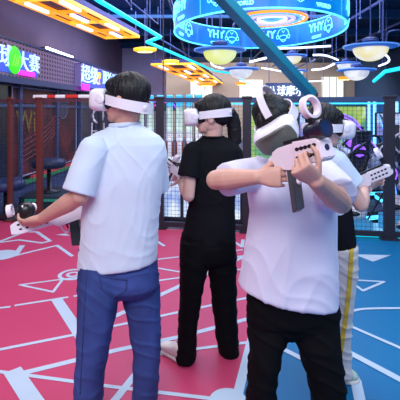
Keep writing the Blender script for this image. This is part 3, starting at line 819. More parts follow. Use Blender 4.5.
# purple arch sign over the cabinets
p = W(163, 105, 7.6)
t = thing('arch_light', 'small arched purple and cyan light sign over the arcade cabinets', 'light', p)
for r, m in ((.15, M_purple), (.11, M_magenta), (.19, M_cyan)):
    bm = NB(); tube(bm, [p+V((math.cos(q)*r*1.5, 0, -.06+math.sin(q)*r)) for q in np.linspace(0, PI, 15)], .012, 6); sub(obj('arch_tube', bm, m, None, True), t)
bm = NB(); box(bm, p+V((0, .04, .0)), (.6, .04, .2)); cyl(bm, p+V((0, .04, 0)), V((p.x, p.y+.04, 4.05)), .01, n=6); sub(obj('sign_backing', bm, M_cabd), t)

# white sculpture figure stand near the mural, a ladder-like white rack
p = W(98, 110, 6.6)
t = thing('white_display_rack', 'white lattice display rack with a ring on top beside the first man', 'rack', (p.x, p.y, 0))
bm = NB()
for s in (-.09, .09):
    cyl(bm, (p.x+s*1.5, p.y, 0), (p.x+s, p.y, 1.35), .012, n=8)
for k in range(9): cyl(bm, (p.x-.13+.004*k, p.y, .1+.14*k), (p.x+.13-.004*k, p.y, .1+.14*k), .009, n=6)
for k in range(8): cyl(bm, (p.x-.12, p.y, .1+.14*k), (p.x+.12, p.y, .24+.14*k), .007, n=6)
sub(obj('lattice', bm, M_wplastic), t)
bm = NB(); tube(bm, [V((p.x+.08*math.cos(q), p.y, 1.46+.11*math.sin(q))) for q in np.linspace(0, 2*PI, 25)[:-1]], .018, 8, closed=True); sub(obj('ring', bm, M_wplastic, None, True), t)

# low seats and equipment behind the left fence
def stool(px, d, m, label):
    p = W(px, 110, d); t = thing('round_stool', label, 'stool', (p.x, d, .2 if px > 40 else 0), 0)
    bm = NB(); lathe(bm, [(.24, .40), (.27, .43), (.27, .50), (.22, .54), (.02, .55)], (0, 0, 0), 28); obj('seat', bm, m, t, True)
    bm = NB(); lathe(bm, [(.2, 0), (.2, .02), (.04, .04), (.035, .4)], (0, 0, 0), 20); obj('base', bm, M_bplastic, t, True)
stool(6, 6.1, mat('stool_blue', '#1b3160', .5), 'blue round stool behind the fence at the left edge')
stool(49, 6.95, mat('stool_teal', '#1a2b50', .5), 'dark blue round stool behind the red-brown fence post')
t = thing('low_platform', 'low dark teal platform behind the left fence', 'platform', (-1.98, 7.0, 0))
bm = NB(); box(bm, (0, 0, .1), (1.7, .9, .2), bev=.02); obj('deck', bm, mat('platform_teal', '#23404a', .5), t)
bm = NB(); box(bm, (0, -.46, .14), (1.5, .03, .04)); obj('light_strip', bm, mat('teal_light', '#2d8f7c', .4, emit=.4), t)

# ---------------------------------------------------------------- racing simulators on the right behind the fence
def simulator(x, y, rz, label, glow):
    t = thing('racing_simulator', label, 'racing simulator', (x, y, 0), rz, 'racing simulators behind the right fence')
    bm = NB(); box(bm, (0, 0, .08), (.8, 1.3, .16), bev=.03); obj('base', bm, M_bplastic, t)
    bm = NB(); box(bm, (0, -.66, .09), (.74, .02, .05)); box(bm, (.405, 0, .09), (.02, 1.2, .05)); box(bm, (-.405, 0, .09), (.02, 1.2, .05)); obj('base_light', bm, mat('aqua_light', '#3fd8ff', .4, emit=2.2, ecol=(.08, .6, 1)), t)
    bm = NB()
    tube(bm, arc_smooth([V((0, .35, .42)), V((0, .0, .40)), V((0, -.18, .5)), V((0, -.30, 1.0)), V((0, -.34, 1.25))], 3), [.2]*34 if False else .17, 14, flat=.35, up=V((1, 0, 0)).cross(V((0, 1, 0))))
    obj('seat', bm, mat('seat_black', '#1a1b24', .4, coat=.3), t, True)
    bm = NB(); box(bm, (0, .28, .3), (.3, .5, .3), bev=.05); obj('seat_base', bm, M_wplastic, t)
    bm = NB(); tube(bm, [V((.17*math.cos(q), .42+.06*math.sin(q), 1.0+.17*math.sin(q))) for q in np.linspace(0, 2*PI, 29)[:-1]], .018, 8, closed=True)
    for q in (0, 2.1, 4.2): cyl(bm, (0, .42, 1.0), (.17*math.cos(q), .42+.06*math.sin(q), 1+.17*math.sin(q)), .012, n=6)
    obj('steering_wheel', bm, M_wplastic, t, True)
    bm = NB(); cyl(bm, (0, .44, 1.0), (0, .75, .7), .03); cyl(bm, (0, .75, .1), (0, .75, 1.3), .04); obj('column', bm, M_dgrey, t)
    bm = NB(); tube(bm, arc_smooth([V((-.38, -.5, .1)), V((-.42, -.3, .8)), V((-.36, .3, 1.35)), V((-.3, .7, 1.45))], 3), .028, 8)
    tube(bm, arc_smooth([V((.38, -.5, .1)), V((.42, -.3, .8)), V((.36, .3, 1.35)), V((.3, .7, 1.45))], 3), .028, 8); obj('frame_tube', bm, M_bplastic, t, True)
    bm = NB(); tube(bm, arc_smooth([V((-.42, -.5, .15)), V((-.455, -.3, .82)), V((-.40, .3, 1.38)), V((-.33, .7, 1.48))], 3), .01, 6)
    tube(bm, arc_smooth([V((.42, -.5, .15)), V((.455, -.3, .82)), V((.40, .3, 1.38)), V((.33, .7, 1.48))], 3), .01, 6); obj('tube_light', bm, glow, t, True)
    bm = NB(); box(bm, (0, .78, 1.3), (.72, .05, .42), bev=.02); s_ = obj('monitor', bm, M_bplastic, t)
    bm = NB(); box(bm, (0, .75, 1.3), (.66, .02, .37)); obj('screen', bm, dome_mat('sim_screen', (.05, .05, .4), (.4, .6, 1), .9), s_)
    for sx in (-1, 1):
        bm = NB(); tube(bm, arc_smooth([V((sx*.30, -.60, .32)), V((sx*.36, -.25, .55)), V((sx*.33, .2, .82)), V((sx*.22, .55, .98))], 2), [.045+.06*math.sin(PI*k/15) for k in range(16)], 12, flat=.5); obj('side_fairing', bm, mat('fairing_white_blue', '#c8d8f0', .3, noise_amt=.8, noise_scale=7, col2='#1d2a4c', coat=.4), t, True)
        bm = NB(); tube(bm, arc_smooth([V((sx*.05, -.55, 1.05)), V((sx*.2, -.66, 1.12)), V((sx*.36, -.58, 1.0)), V((sx*.38, -.42, .75))], 3), .022, 8); obj('handlebar', bm, M_bplastic, t, True)
    bm = NB(); ball(bm, (.05, -.58, .82), (.17, .10, .15)); obj('front_cowl', bm, mat('cowl_dark_blue', '#20305c', .25, noise_amt=.8, noise_scale=14, col2='#aebfe8', coat=.5), t, True)
    bm = NB(); box(bm, (-.1, -.62, .55), (.3, .04, .05), bev=.01); obj('red_stripe', bm, M_red, t)
    bm = NB(); tube(bm, [V((.22+.09*math.cos(q), -.66, .66+.09*math.sin(q))) for q in np.linspace(0, 2*PI, 21)[:-1]], .010, 6, closed=True); obj('ring_light', bm, glow, t, True)
    bm = NB(); lathe(bm, [(.02, .06), (.07, .05), (.09, 0), (.07, -.05), (.02, -.06)], (-.16, -.46, .98), 16, Matrix.Rotation(PI/2, 3, 'X')); obj('side_lamp', bm, glow, t, True)
    return t
simulator(2.22, 6.35, .35, 'racing simulator with violet glow beside the rightmost thick fence post', M_purple)
simulator(3.30, 6.45, -.1, 'racing simulator at the right edge with blue glowing trim', M_blue_neon)
simulator(2.75, 7.95, .2, 'racing simulator furthest back before the blue booth', M_purple)
t = thing('floor_glow_slab', 'thin added slab with cyan glow in place of the glossy floor behind the right fence', 'platform', (2.55, 6.35, 0), -.16)
bm = NB(); box(bm, (0, -.98, .012), (2.4, .56, .024)); obj('deck', bm, dome_mat('cyan_floor_glow', (.02, .12, .32), (.12, .6, .85), .8), t)  # floor gloss put into the colour of an added glowing slab
bm = NB(); box(bm, (0, -1.27, .015), (2.4, .02, .03)); obj('edge_light', bm, M_cyan, t)  # glowing edge added along with the slab
t = thing('controller_stand', 'white ring hand controller on a black stand behind the right fence', 'stand', (2.36, 5.32, 0))
bm = NB(); c = V((0, 0, 1.02)); tube(bm, [c+V((.085*math.cos(q), 0, .085*math.sin(q))) for q in np.linspace(0, 2*PI, 25)[:-1]], .012, 8, closed=True); obj('ring', bm, M_wplastic, t, True)
bm = NB(); ball(bm, c+V((0, .01, 0)), (.066, .02, .066)); cyl(bm, c-V((0, 0, .06)), (0, 0, .55), .015)
for k in range(3):
    q = 2*PI*k/3+.4; cyl(bm, (0, 0, .56), (.3*math.cos(q), .25*math.sin(q), .012), .011, n=8)
obj('tripod', bm, M_bplastic, t)
t = thing('cable_bundle', 'thick black looping cable hanging behind the raised gun at right', 'cable', W(355, 160, 5.8))
bm = NB(); tube(bm, arc_smooth([W(346, 165, 5.7), W(348, 156, 5.7), W(358, 151, 5.8), W(368, 153, 5.8), W(366, 160, 5.8), W(361, 172, 5.8)], 3), .035, 8); sub(obj('cable', bm, M_bplastic, None, True), t)
bm = NB(); tube(bm, arc_smooth([W(361, 172, 5.8), W(360, 185, 5.8), W(364, 205, 5.8), W(364, 221, 5.8)], 3), .03, 8); sub(obj('cable_tail', bm, M_bplastic, None, True), t)
for i, (px, py, d, sc_, lab) in enumerate(((356, 212, 5.42, .14, 'white helmet on the lit floor behind the raised gun'), (396, 205, 5.35, .17, 'white helmet low behind the fence at the right edge'), (404, 226, 5.2, .11, 'white box-shaped helmet lying near the fence base at the right edge'))):
    p = W(px, py, d); t = thing('helmet', lab, 'helmet', (p.x, p.y, p.z))
    bm = NB(); ball(bm, (0, 0, 0), (sc_, sc_*.9, sc_*.75)); obj('shell', bm, M_wplastic, t, True)
    bm = NB(); ball(bm, (-sc_*.25, -sc_*.3, 0), (sc_*.75, sc_*.65, sc_*.35)); obj('visor', bm, M_bplastic, t, True)
    h = p.z-sc_*.7
    if h > .05:
        bm = NB(); box(bm, (0, 0, -sc_*.7-h/2), (.34, .3, h), bev=.02); obj('pedestal', bm, mat('pedestal_blue', '#2b78b0', .4, emit=.3, ecol=(.1, .5, .9)), t)

# ================================================================= people
def head_into(bm, M, sc=1.0):
    def E(c, r): ball(bm, M @ V(c), tuple(q*sc for q in r), M.to_3x3().normalized(), 22)
    E((0, -.012*1, .035), (.077, .096, .092))
    E((0, .022, -.02), (.064, .070, .080))
    E((0, .045, -.062), (.050, .042, .045))
    E((0, .070, -.085), (.026, .022, .020))                      # chin
    E((.0, -.01, -.055), (.055, .055, .05))
    E((0, .093, -.012), (.011, .018, .030)); E((0, .104, -.026), (.014, .014, .011))   # nose
    E((0, .090, -.052), (.022, .012, .006)); E((0, .088, -.063), (.020, .012, .006))   # lips
    E((0, .080, .022), (.055, .014, .012))                        # brow
    for s in (-1, 1):
        E((s*.080, -.012, -.012), (.010, .020, .033)); E((s*.076, -.004, -.018), (.012, .012, .022))
        E((s*.040, .070, -.02), (.022, .018, .020))
def headM(c, fwd, up=V((0, 0, 1)), sc=1.0):
    f = V(fwd).normalized(); r = f.cross(V(up)).normalized(); u = r.cross(f).normalized()
    return Matrix.Translation(c) @ Matrix((r*sc, f*sc, u*sc)).transposed().to_4x4()
def hair_mesh(M, sc, extra=None, bangs=True, seed=0):
    bm = NB()
    def E(c, r): ball(bm, M @ V(c), tuple(q*sc for q in r), M.to_3x3().normalized(), 24)
    E((0, -.022, .045), (.086, .104, .094))
    E((0, -.056, .0), (.068, .056, .064))
    if bangs: E((0, .048, .066), (.066, .050, .046))
    if extra: extra(bm, M, sc)
    def fn(c):
        q = M.inverted() @ c
        a = math.atan2(q.x, q.y)*9
        return sc*(.005*noise.noise(V((a+seed, q.z*14, 3)))+.0035*noise.noise(V((a*2.7, q.z*22, seed))))
    return remesh(bm, .0045, 1, fn)
def hand_into(bm, wrist, fdir, pnorm, side, curl=(50, 55, 50), thumb_curl=30, sc=1.0, spread=4):
    """fdir: towards the fingers, pnorm: out of the palm, side: +1 thumb on fdir x pnorm side"""
    f = V(fdir).normalized(); n = V(pnorm); n = (n-f*n.dot(f)).normalized(); s = f.cross(n).normalized()*side
    P = V(wrist)
    L, Wd = .092*sc, .041*sc
    secs = []
    for t, wk, th in ((-.015, .62, .022), (.02, .72, .020), (.05, .95, .018), (.08, 1.0, .015), (.096, .93, .012)):
        secs.append(ell_sec(P+f*t*sc, s*Wd*wk, n*th*sc, 16, 2.6))
    rings(bm, secs)
    lens = [(.043, .026, .020), (.047, .029, .021), (.043, .027, .020), (.034, .021, .018)]
    for i in range(4):
        off = (1.45-i)*.0205*sc
        base = P+f*(.090-(.004 if i in (0, 2) else (.012 if i == 3 else 0)))*sc+s*off
        a = 0; p = base; d0 = (f+s*math.tan(math.radians((1.5-i)*spread))).normalized()
        for j in range(3):
            a += curl[j]*(1+.06*i)
            q = math.radians(a); dd = (d0*math.cos(q)+n*math.sin(q)).normalized()
            p2 = p+dd*lens[i][j]*sc*1.05
            cap(bm, p, p2, (.0088-.0008*j-(.001 if i == 3 else 0))*sc, (.0082-.0009*j-(.001 if i == 3 else 0))*sc, 10)
            p = p2
    base = P+f*.022*sc+s*Wd*.62+n*.008*sc
    d1 = (f*.62+s*.62+n*.48).normalized(); p1 = base+d1*.042*sc
    cap(bm, base, p1, .0135*sc, .011*sc, 10)
    q = math.radians(thumb_curl); d2 = (d1*math.cos(q)+(n*.75-s*.35+f*.35).normalized()*math.sin(q)).normalized(); p2 = p1+d2*.032*sc
    cap(bm, p1, p2, .0105*sc, .0095*sc, 10); cap(bm, p2, p2+(d2*.8+(n*.3-s*.4)).normalized()*.024*sc, .0095*sc, .0075*sc, 10)
def arm_into(bm, sh, el, wr, sc=1.0, r=(.050, .042, .044, .027)):
    cap(bm, sh, el, r[0]*sc, r[1]*sc)
    m = V(el).lerp(V(wr), .3); cap(bm, el, m, r[1]*sc*.93, r[2]*sc); cap(bm, m, wr, r[2]*sc, r[3]*sc)
def sil(bm, rows, p=2.2, n=32):
    """closed lofted volume: rows of (xl, yl, xr, yr, distance, half thickness)"""
    secs = []
    for r in rows:
        xl, yl, xr, yr, d, hd = r[:6]
        a, b = W(xl, yl, d), W(xr, yr, d); secs.append(ell_sec((a+b)/2, (b-a)/2, V((0, hd, 0)), n, p))
    rings(bm, secs)
def seg(a, b, t): return V(a).lerp(V(b), t)
def sleeve(bm, sh, el, r0, r1, t=1.0, flat=1.0):
    s, u = frame_of(V(el)-V(sh)); e = seg(sh, el, t)
    q = (V(el)-V(sh)).normalized()
    secs = [ell_sec(V(sh)-q*r0*.7, s*r0*.45, u*r0*.45, 24), ell_sec(V(sh)-q*r0*.35, s*r0*.85, u*r0*.85, 24)]
    for k in range(6):
        f = k/5; rr = r0+(r1-r0)*f; secs.append(ell_sec(seg(sh, e, f), s*rr, u*rr*flat, 24))
    rings(bm, secs)
def folds(amp, fx, seed, dirs=((1, .3, .8), (.2, 1, -.7))):
    D = [V(d).normalized() for d in dirs]
    def fn(c):
        t = 0
        for i, d in enumerate(D):
            a = c.dot(d)
            b = c-d*a
            w_ = noise.noise(c*3.1+V((seed, i*7, 0)))*.25
            n_ = noise.noise(V(((a+w_)*fx, b.x*2.4+seed, b.z*2.4+i*5)))
            t += (1-min(1, abs(n_)*3.2))**2*.9-.25
        n2 = noise.noise(c*5+V((seed, 0, 0)))
        return amp*(t*.6+n2*.7)
    return fn
def leg_folds(amp, seed, zk, zh):
    def fn(c):
        w_ = noise.noise(V((c.x*5, c.y*5, seed)))*.06
        k = 1.0 if c.z < zk+.15 else .45
        n_ = noise.noise(V((c.x*4+seed, c.y*4, (c.z+w_+c.x*.35)*(13 if c.z < zk else 9))))
        m_ = noise.noise(V((c.x*13, c.y*13, c.z*1.5+seed)))
        return amp*(k*((1-min(1, abs(n_)*3))**2-.2)+.55*m_)
    return fn
def person(name_label, bmbody, skin, voxel=.0038):
    me = remesh(bmbody, voxel, 2)
    o = obj('person', me, skin, None, True); tag(o, name_label, 'person'); return o
def headset(M, sc, label, plate=None, tilt=10, topstrap=False, drop=0.0):
    """local frame of the head: x right, y forward, z up"""
    t = thing('vr_headset', label, 'vr headset', M.translation)
    X = M @ Matrix.Rotation(math.radians(-0), 4, 'X')
    def TM(v): return X @ V(v)
    def secs(rows, p=3.6, zc=.0):
        out = []
        for (y, hw, hh, bulge) in rows:
            pts = []
            for k in range(36):
                a = 2*PI*k/36; c_, s_ = math.cos(a), math.sin(a); e = 2/p
                x = math.copysign(abs(c_)**e, c_)*hw; z = math.copysign(abs(s_)**e, s_)*hh
                pts.append(TM((x, y-bulge*(x/hw)**2, z+zc)))
            out.append(pts)
        return out
    bm = NB(); rings(bm, secs([(.078, .078, .042, .010), (.083, .088, .050, .014), (.100, .092, .054, .018), (.145, .092, .054, .022), (.160, .088, .050, .022), (.166, .081, .045, .020)]))
    v_ = sub(obj('visor', bm, M_wplastic, None, True), t)
    bm = NB(); rings(bm, secs([(.160, .085, .048, .022), (.168, .083, .0465, .022), (.172, .077, .041, .022)]))
    sub(obj('face_plate', bm, plate or M_wplastic, None, True), t)
    bm = NB(); rings(bm, secs([(.055, .070, .042, .03), (.075, .076, .046, .022), (.094, .072, .040, .012)])); sub(obj('face_gasket', bm, M_foam, None, True), t)
    # side bands round to the back of the head
    bm = NB(); S = []
    N = 44; a0 = math.radians(56)
    for k in range(N+1):
        a = a0+(2*PI-2*a0)*k/N            # angle measured from +y
        f = (1-math.cos(a-a0 if a < PI else 2*PI-a-a0))*.5
        back = max(0, -math.cos(a))
        x = math.sin(a)*.094; y = math.cos(a)*.122-.010
        if math.cos(a) > .2: x *= 1.0
        zc = .006-math.tan(math.radians(tilt))*(.08-y)
        h = .023+.003*back
        n_ = V((math.sin(a), math.cos(a), 0)); P_ = V((x, y, zc))
        S.append([TM(P_-n_*.003-V((0, 0, h))), TM(P_+n_*.003-V((0, 0, h))), TM(P_+n_*.003+V((0, 0, h))), TM(P_-n_*.003+V((0, 0, h)))])
    rings(bm, S); sub(obj('head_strap', bm, M_wplastic, None, False), t)
    zc = .006-math.tan(math.radians(tilt))*(.08+.132)
    bm = NB(); ball(bm, TM((0, -.125, zc)), (.050*sc, .009*sc, .022*sc), X.to_3x3().normalized()); sub(obj('rear_pad', bm, M_wplastic, None, True), t)
    if topstrap:
        bm = NB(); S = []
        for k in range(25):
            a = math.radians(22)+math.radians(146)*k/24; y = math.cos(a)*.118-.012; z = .035+math.sin(a)*.112
            n_ = V((0, math.cos(a), math.sin(a)))
            x0 = -.022
            S.append([TM((x0-.015, y, z)), TM((x0+.015, y, z)), TM(V((x0+.015, y, z))+n_*.006), TM(V((x0-.015, y, z))+n_*.006)])
        rings(bm, S); sub(obj('top_strap', bm, M_wplastic, None, False), t)
    for s in (-1, 1):
        bm = NB(); ball(bm, TM((s*.090, .083, .004)), (.006*sc, .026*sc, .024*sc), X.to_3x3().normalized(), 14)
        sub(obj('strap_hinge', bm, M_wplastic, None, True), t)
    return t
def shoe(parent, toe, heel, m, sc=1.0, sole=M_rubber, trim=None):
    toe, heel = V(toe), V(heel); f = (toe-heel); f.z = 0; L = f.length; f.normalize(); s = V((f.y, -f.x, 0)); u = V((0, 0, 1))
    def sec(t, wd, z0, z1, p=2.6): return ell_sec(heel+f*L*t+u*((z0+z1)/2), s*wd, u*(z1-z0)/2, 18, p)
    z = heel.z
    bm = NB(); rings(bm, [sec(-.03, .018, .02, .06), sec(.0, .030, .015, .085), sec(.15, .036, .012, .105), sec(.32, .038, .012, .10), sec(.5, .042, .012, .078), sec(.72, .047, .012, .060), sec(.9, .040, .012, .048), sec(1.0, .022, .014, .035)])
    o = obj('shoe', remesh(bm, .004, 2), m, parent, True)
    bm = NB(); rings(bm, [sec(-.04, .022, 0, .022, 4), sec(0, .034, 0, .026, 4), sec(.3, .040, 0, .024, 4), sec(.72, .051, 0, .022, 4), sec(.92, .043, 0, .022, 4), sec(1.03, .020, .004, .022, 4)])
    obj('sole', bm, sole, o, True)
    if trim:
        bm = NB(); rings(bm, [ell_sec(heel+f*L*-.035+u*.05, s*.012, u*.03, 10), ell_sec(heel+f*L*.0+u*.06, s*.031, u*.03, 10)]); obj('heel_tab', bm, trim, o, True)
    bm = NB()
    for k in range(4):
        c = heel+f*L*(.42+.08*k)+u*(.097-.012*k); cyl(bm, c-s*.02, c+s*.02, .003, n=6)
    obj('laces', bm, M_tape, o)
def gun(stock, muzzle, upv, label, mag=True, magdark=None, ringside=True, tracker=False, sc=1.0, white=None, ring_at=.82, mag_at=.36, muz=True, grip=True, torch=False, mslant=.02, rz=.090):
    """local x forward, z up; built directly in place"""
    a, b = V(stock), V(muzzle); x = (b-a).normalized(); u = V(upv); u = (u-x*u.dot(x)).normalized(); y = u.cross(x)
    R = Matrix((x, y, u)).transposed(); L = (b-a).length
    t = thing('toy_rifle', label, 'gun controller', a)
    wm = white or M_wplastic
    def P(f, yy, zz): return a+x*L*f+y*yy*sc+u*zz*sc
    def prism(pts, hw, m, nm, bev=.003, par=None):
        bm = NB(); A = [bm.verts.new(P(f, -hw, z)) for f, z in pts]; B = [bm.verts.new(P(f, hw, z)) for f, z in pts]
        bm.faces.new(A); bm.faces.new(B)
        for k in range(len(A)): bm.faces.new((A[k], A[(k+1) % len(A)], B[(k+1) % len(A)], B[k]))
        bmesh.ops.bevel(bm, geom=bm.edges[:], offset=bev, segments=2, affect='EDGES')
        o = sub(obj(nm, bm, m), t)
        return o
    prism([(0.0, -.045), (.02, .02), (.16, .03), (.5, .032), (.52, -.022), (.44, -.045), (.30, -.04), (.12, -.03)], .022*sc/sc, wm, 'receiver')
    prism([(.5, .036), (.93, .030), (1.0, .018), (1.0, -.028), (.9, -.036), (.5, -.030)], .026, wm, 'handguard')
    for s in (-1, 1):
        bm = NB()
        for k in range(5):
            f = .56+.08*k
            for zz in (-.012, .012):
                c = P(f+(.02 if zz > 0 else 0), s*.0265, zz); ball(bm, c, (.0085*sc, .002, .0055*sc), R, 10)
        sub(obj('vent_holes', bm, M_bplastic), t)
    if not muz: pass
    bm = NB(); cyl(bm, P(.96, 0, .0), P(1.10 if muz else .99, 0, .0), (.020 if muz else .009)*sc, None, 20); cyl(bm, P(1.09 if muz else .96, 0, 0), P(1.13 if muz else 1.005, 0, 0), (.026 if muz else .009)*sc, (.024 if muz else .009)*sc, 20); sub(obj('muzzle', bm, M_bplastic, None, False), t)
    bm = NB(); cyl(bm, P(1.128 if muz else 1.003, 0, 0), P(1.134 if muz else 1.008, 0, 0), (.013 if muz else .006)*sc, n=16); sub(obj('muzzle_light', bm, mat('deep_blue_lens', '#122a55', .15)), t)
    if grip: prism([(.2, -.035), (.30, -.035), (.27, -.115), (.19, -.115)], .016, wm, 'grip')
    bm = NB(); tube(bm, arc_smooth([P(.30, 0, -.04), P(.31, 0, -.08), P(.38, 0, -.085), P(.42, 0, -.045)], 2), .0045*sc, 8); sub(obj('trigger_guard', bm, wm, None, True), t)
    bm = NB(); cyl(bm, P(.345, 0, -.035), P(.335, 0, -.065), .004*sc, n=8); sub(obj('trigger', bm, M_bplastic), t)
    if mag: prism([(mag_at+.07, -.03), (mag_at+.19, -.03), (mag_at+.19+mslant, -.155), (mag_at+.07+mslant, -.165)], .017, magdark or M_bplastic, 'magazine')
    prism([(-.12, .005), (0.02, .015), (0.03, -.03), (-.10, -.07), (-.14, -.06)], .018, wm, 'stock')
    prism([(.25, .034), (.90, .034), (.90, .045), (.25, .045)], .010, M_bplastic, 'sight_rail', .001)
    prism([(ring_at-.06, .045), (ring_at+.05, .045), (ring_at+.03, rz-.024), (ring_at-.04, rz-.024)], .014, M_bplastic, 'sight_mount', .002)
    bm = NB(); c = P(ring_at, 0, rz); 
    A = []
    for k in range(32):
        q = 2*PI*k/32; n_ = y*math.cos(q)+u*math.sin(q)
        A.append([c+n_*.034*sc-x*.012, c+n_*.034*sc+x*.012, c+n_*.026*sc+x*.014, c+n_*.026*sc-x*.014])
    rings(bm, A, closed=True); sub(obj('ring_sight', bm, wm, None, False), t)
    if torch:
        bm = NB(); cyl(bm, P(.76, -.006, .050), P(1.04, -.006, .050), .021*sc, .021*sc, 20); cyl(bm, P(.98, -.006, .050), P(1.09, -.006, .050), .027*sc, .027*sc, 20); cyl(bm, P(.78, -.006, .050), P(.82, -.006, .050), .024*sc, .024*sc, 20); k_ = sub(obj('scope_tube', bm, mat('blue_black_plastic', '#131a30', .3, coat=.4)), t)
        bm = NB(); cyl(bm, P(1.088, -.006, .050), P(1.094, -.006, .050), .018*sc, n=20); sub(obj('scope_lens', bm, MATS['deep_blue_lens']), t)
    if tracker:
        c = P(tracker, 0, .075)
        bm = NB(); ball(bm, c, (.046*sc, .042*sc, .042*sc), R, 24); k_ = sub(obj('tracker', bm, M_bplastic, None, True), t)
        bm = NB()
        for f, g in ((.9, 1), (-.9, 1), (.1, -1)):
            q = x*f*.036*sc-y*.022*sc*g+u*.008; ball(bm, c+q, (.018*sc, .018*sc, .024*sc), R, 12)
        sub(obj('tracker_caps', bm, M_wplastic, None, True), t)
    return t, P

# ------------------------------------------------------------ man on the left
D = 2.19
Mh = headM(W(125.5, 100.5, D), (-.93, .36, .03), (0.02, 0, 1), 1.10)
shL, shR = W(91, 147, D-.10), W(157, 149, D+.12)
elL, wrL = W(80, 196, D-.16), W(43, 218, D-.02)
elR, wrR = W(140, 195, D+.30), W(98, 210, D+.36)
hipL, hipR = W(102, 276, D-.05), W(137, 276, D+.05)
anL, anR = W(90, 424, D-.13), W(146, 398, D+.04)
bm = NB(); head_into(bm, Mh, 1.10)
cap(bm, Mh @ V((0, -.025, -.05)), W(125, 134, D+.03), .058, .064)
sil(bm, [(100, 134, 150, 134, D, .06), (92, 145, 158, 145, D, .09), (92, 170, 155, 170, D, .10), (95, 215, 150, 215, D, .10), (92, 255, 150, 255, D, .12), (95, 285, 148, 285, D, .10)])
arm_into(bm, shL, elL, wrL, 1.0, (.050, .045, .047, .030)); arm_into(bm, shR, elR, wrR)
for h, k, a in ((hipL, W(98, 345, D-.10), anL), (hipR, W(143, 338, D+.02), anR)): cap(bm, h, k, .075, .055); cap(bm, k, a, .052, .036)
hf = (W(15, 229, D+.02)-wrL)
hand_into(bm, wrL, hf, V((-.15, .65, .75)), 1, (20, 26, 22), 20, 1.05)
hand_into(bm, wrR, W(84, 214, D+.34)-wrR, V((-.1, -.9, .3)), -1, (50, 55, 40), 20, 1.0)
man1 = person('man in white T-shirt and blue jeans at left, looking left, gun held low', bm, M_skin)
obj('hair', hair_mesh(Mh, 1.10, None, True, 1), M_hair, man1, True)
bm = NB()
sil(bm, [(112, 124, 141, 124, D+.01, .055), (104, 129, 149, 129, D+.01, .085), (92, 135, 160, 136, D, .105), (85.5, 143, 165, 144, D, .12), (84, 156, 167, 156, D, .13), (85, 175, 164, 175, D, .14),
         (84, 200, 160, 200, D, .14), (82, 225, 158.5, 225, D, .145), (80, 245, 158, 243, D, .15), (78.5, 264, 157.5, 256, D, .16), (79, 266.5, 157, 258.5, D, .158)], 2.3)
sleeve(bm, shL+V((.02, 0, .0)), W(78.5, 193, D-.15), .072, .080, 1.0)
sleeve(bm, shR+V((-.03, 0, 0)), W(155, 188, D+.2), .08, .085, 1.0)
obj('t_shirt', remesh(bm, .006, 4, folds(.006, 9, 2.0)), M_white_tee, man1, True)
bm = NB(); s_ = [W(125, 124.5, D+.015)+V((math.cos(q)*.076, math.sin(q)*.072, .006*math.cos(q))) for q in np.linspace(0, 2*PI, 33)[:-1]]; tube(bm, s_, .009, 8, closed=True, flat=1.4); obj('collar', bm, M_white_tee, man1, True)
bm = NB()
sil(bm, [(80, 246, 156, 246, D, .13), (79.5, 268, 157, 266, D, .145), (79, 285, 159, 284, D, .145), (84, 293, 155, 293, D, .10)], 2.3)
sil(bm, [(80, 262, 128, 262, D-.03, .12), (78.5, 285, 124.5, 285, D-.05, .125), (78, 305, 117.5, 305, D-.07, .12), (77.5, 330, 113, 330, D-.09, .105), (77, 355, 107.5, 355, D-.10, .10), (75.5, 380, 104, 380, D-.11, .095), (75, 405, 102, 405, D-.12, .09), (75, 424, 101, 424, D-.13, .09)])
sil(bm, [(112, 262, 157.5, 262, D+.03, .12), (121, 285, 159.5, 285, D+.05, .125), (125.5, 305, 160, 305, D+.05, .12), (129, 325, 161, 325, D+.05, .105), (133.5, 350, 161, 350, D+.05, .095), (133.5, 375, 159, 375, D+.04, .09), (133, 394, 157.5, 394, D+.04, .088), (132.5, 399, 157.5, 399, D+.04, .088)])
obj('jeans', remesh(bm, .006, 4, leg_folds(.0055, 3, .75, .2)), M_denim, man1, True)
# back pocket and seams
bm = NB()
def back(px, py, dd): return W(px, py, dd)
pk = [(99, 276), (127, 280), (126, 290), (114, 297), (102, 289)]
hd = [D-.175, D-.165, D-.155, D-.16, D-.172]
pts = [W(x_, y_, z_) for (x_, y_), z_ in zip(pk, hd)]
# project pocket outline on the jeans surface
jeans = [o for o in kids(man1) if o.name.startswith('jeans')][0]
from mathutils.bvhtree import BVHTree
jb = BVHTree.FromPolygons([v.co.copy() for v in jeans.data.vertices], [tuple(p.vertices) for p in jeans.data.polygons])
def onto(tree, px, py, lift=.002):
    o = V((0, 0, EYE)); dr = (W(px, py, 2)-o).normalized(); h = tree.ray_cast(o, dr)
    return h[0]+h[1]*lift if h[0] else None
def seam(tree, pix, closed=False):
    out = []; pix2 = list(pix)+([pix[0]] if closed else [])
    for (x0, y0), (x1, y1) in zip(pix2, pix2[1:]):
        nstep = max(2, int(math.hypot(x1-x0, y1-y0)/2))
        for k in range(nstep):
            q = onto(tree, x0+(x1-x0)*k/nstep, y0+(y1-y0)*k/nstep)
            if q: out.append(q)
    return out
tube(bm, seam(jb, pk, True), .0028, 6, closed=True)
obj('back_pocket', bm, M_denim_dark, man1, True)
bm = NB(); tube(bm, seam(jb, [(87, 270), (85, 300), (83, 340), (80, 396)]), .003, 6); obj('side_seam', bm, M_denim_dark, man1, True)
shoe(man1, V((anR.x-.05, anR.y+.18, 0)), V((anR.x+.0, anR.y-.07, 0)), M_shoe)
shoe(man1, V((anL.x-.20, anL.y+.10, 0)), V((anL.x+.03, anL.y-.03, 0)), M_shoe)
headset(Mh, 1.10, 'white VR headset on the man in jeans at left', None, 11)
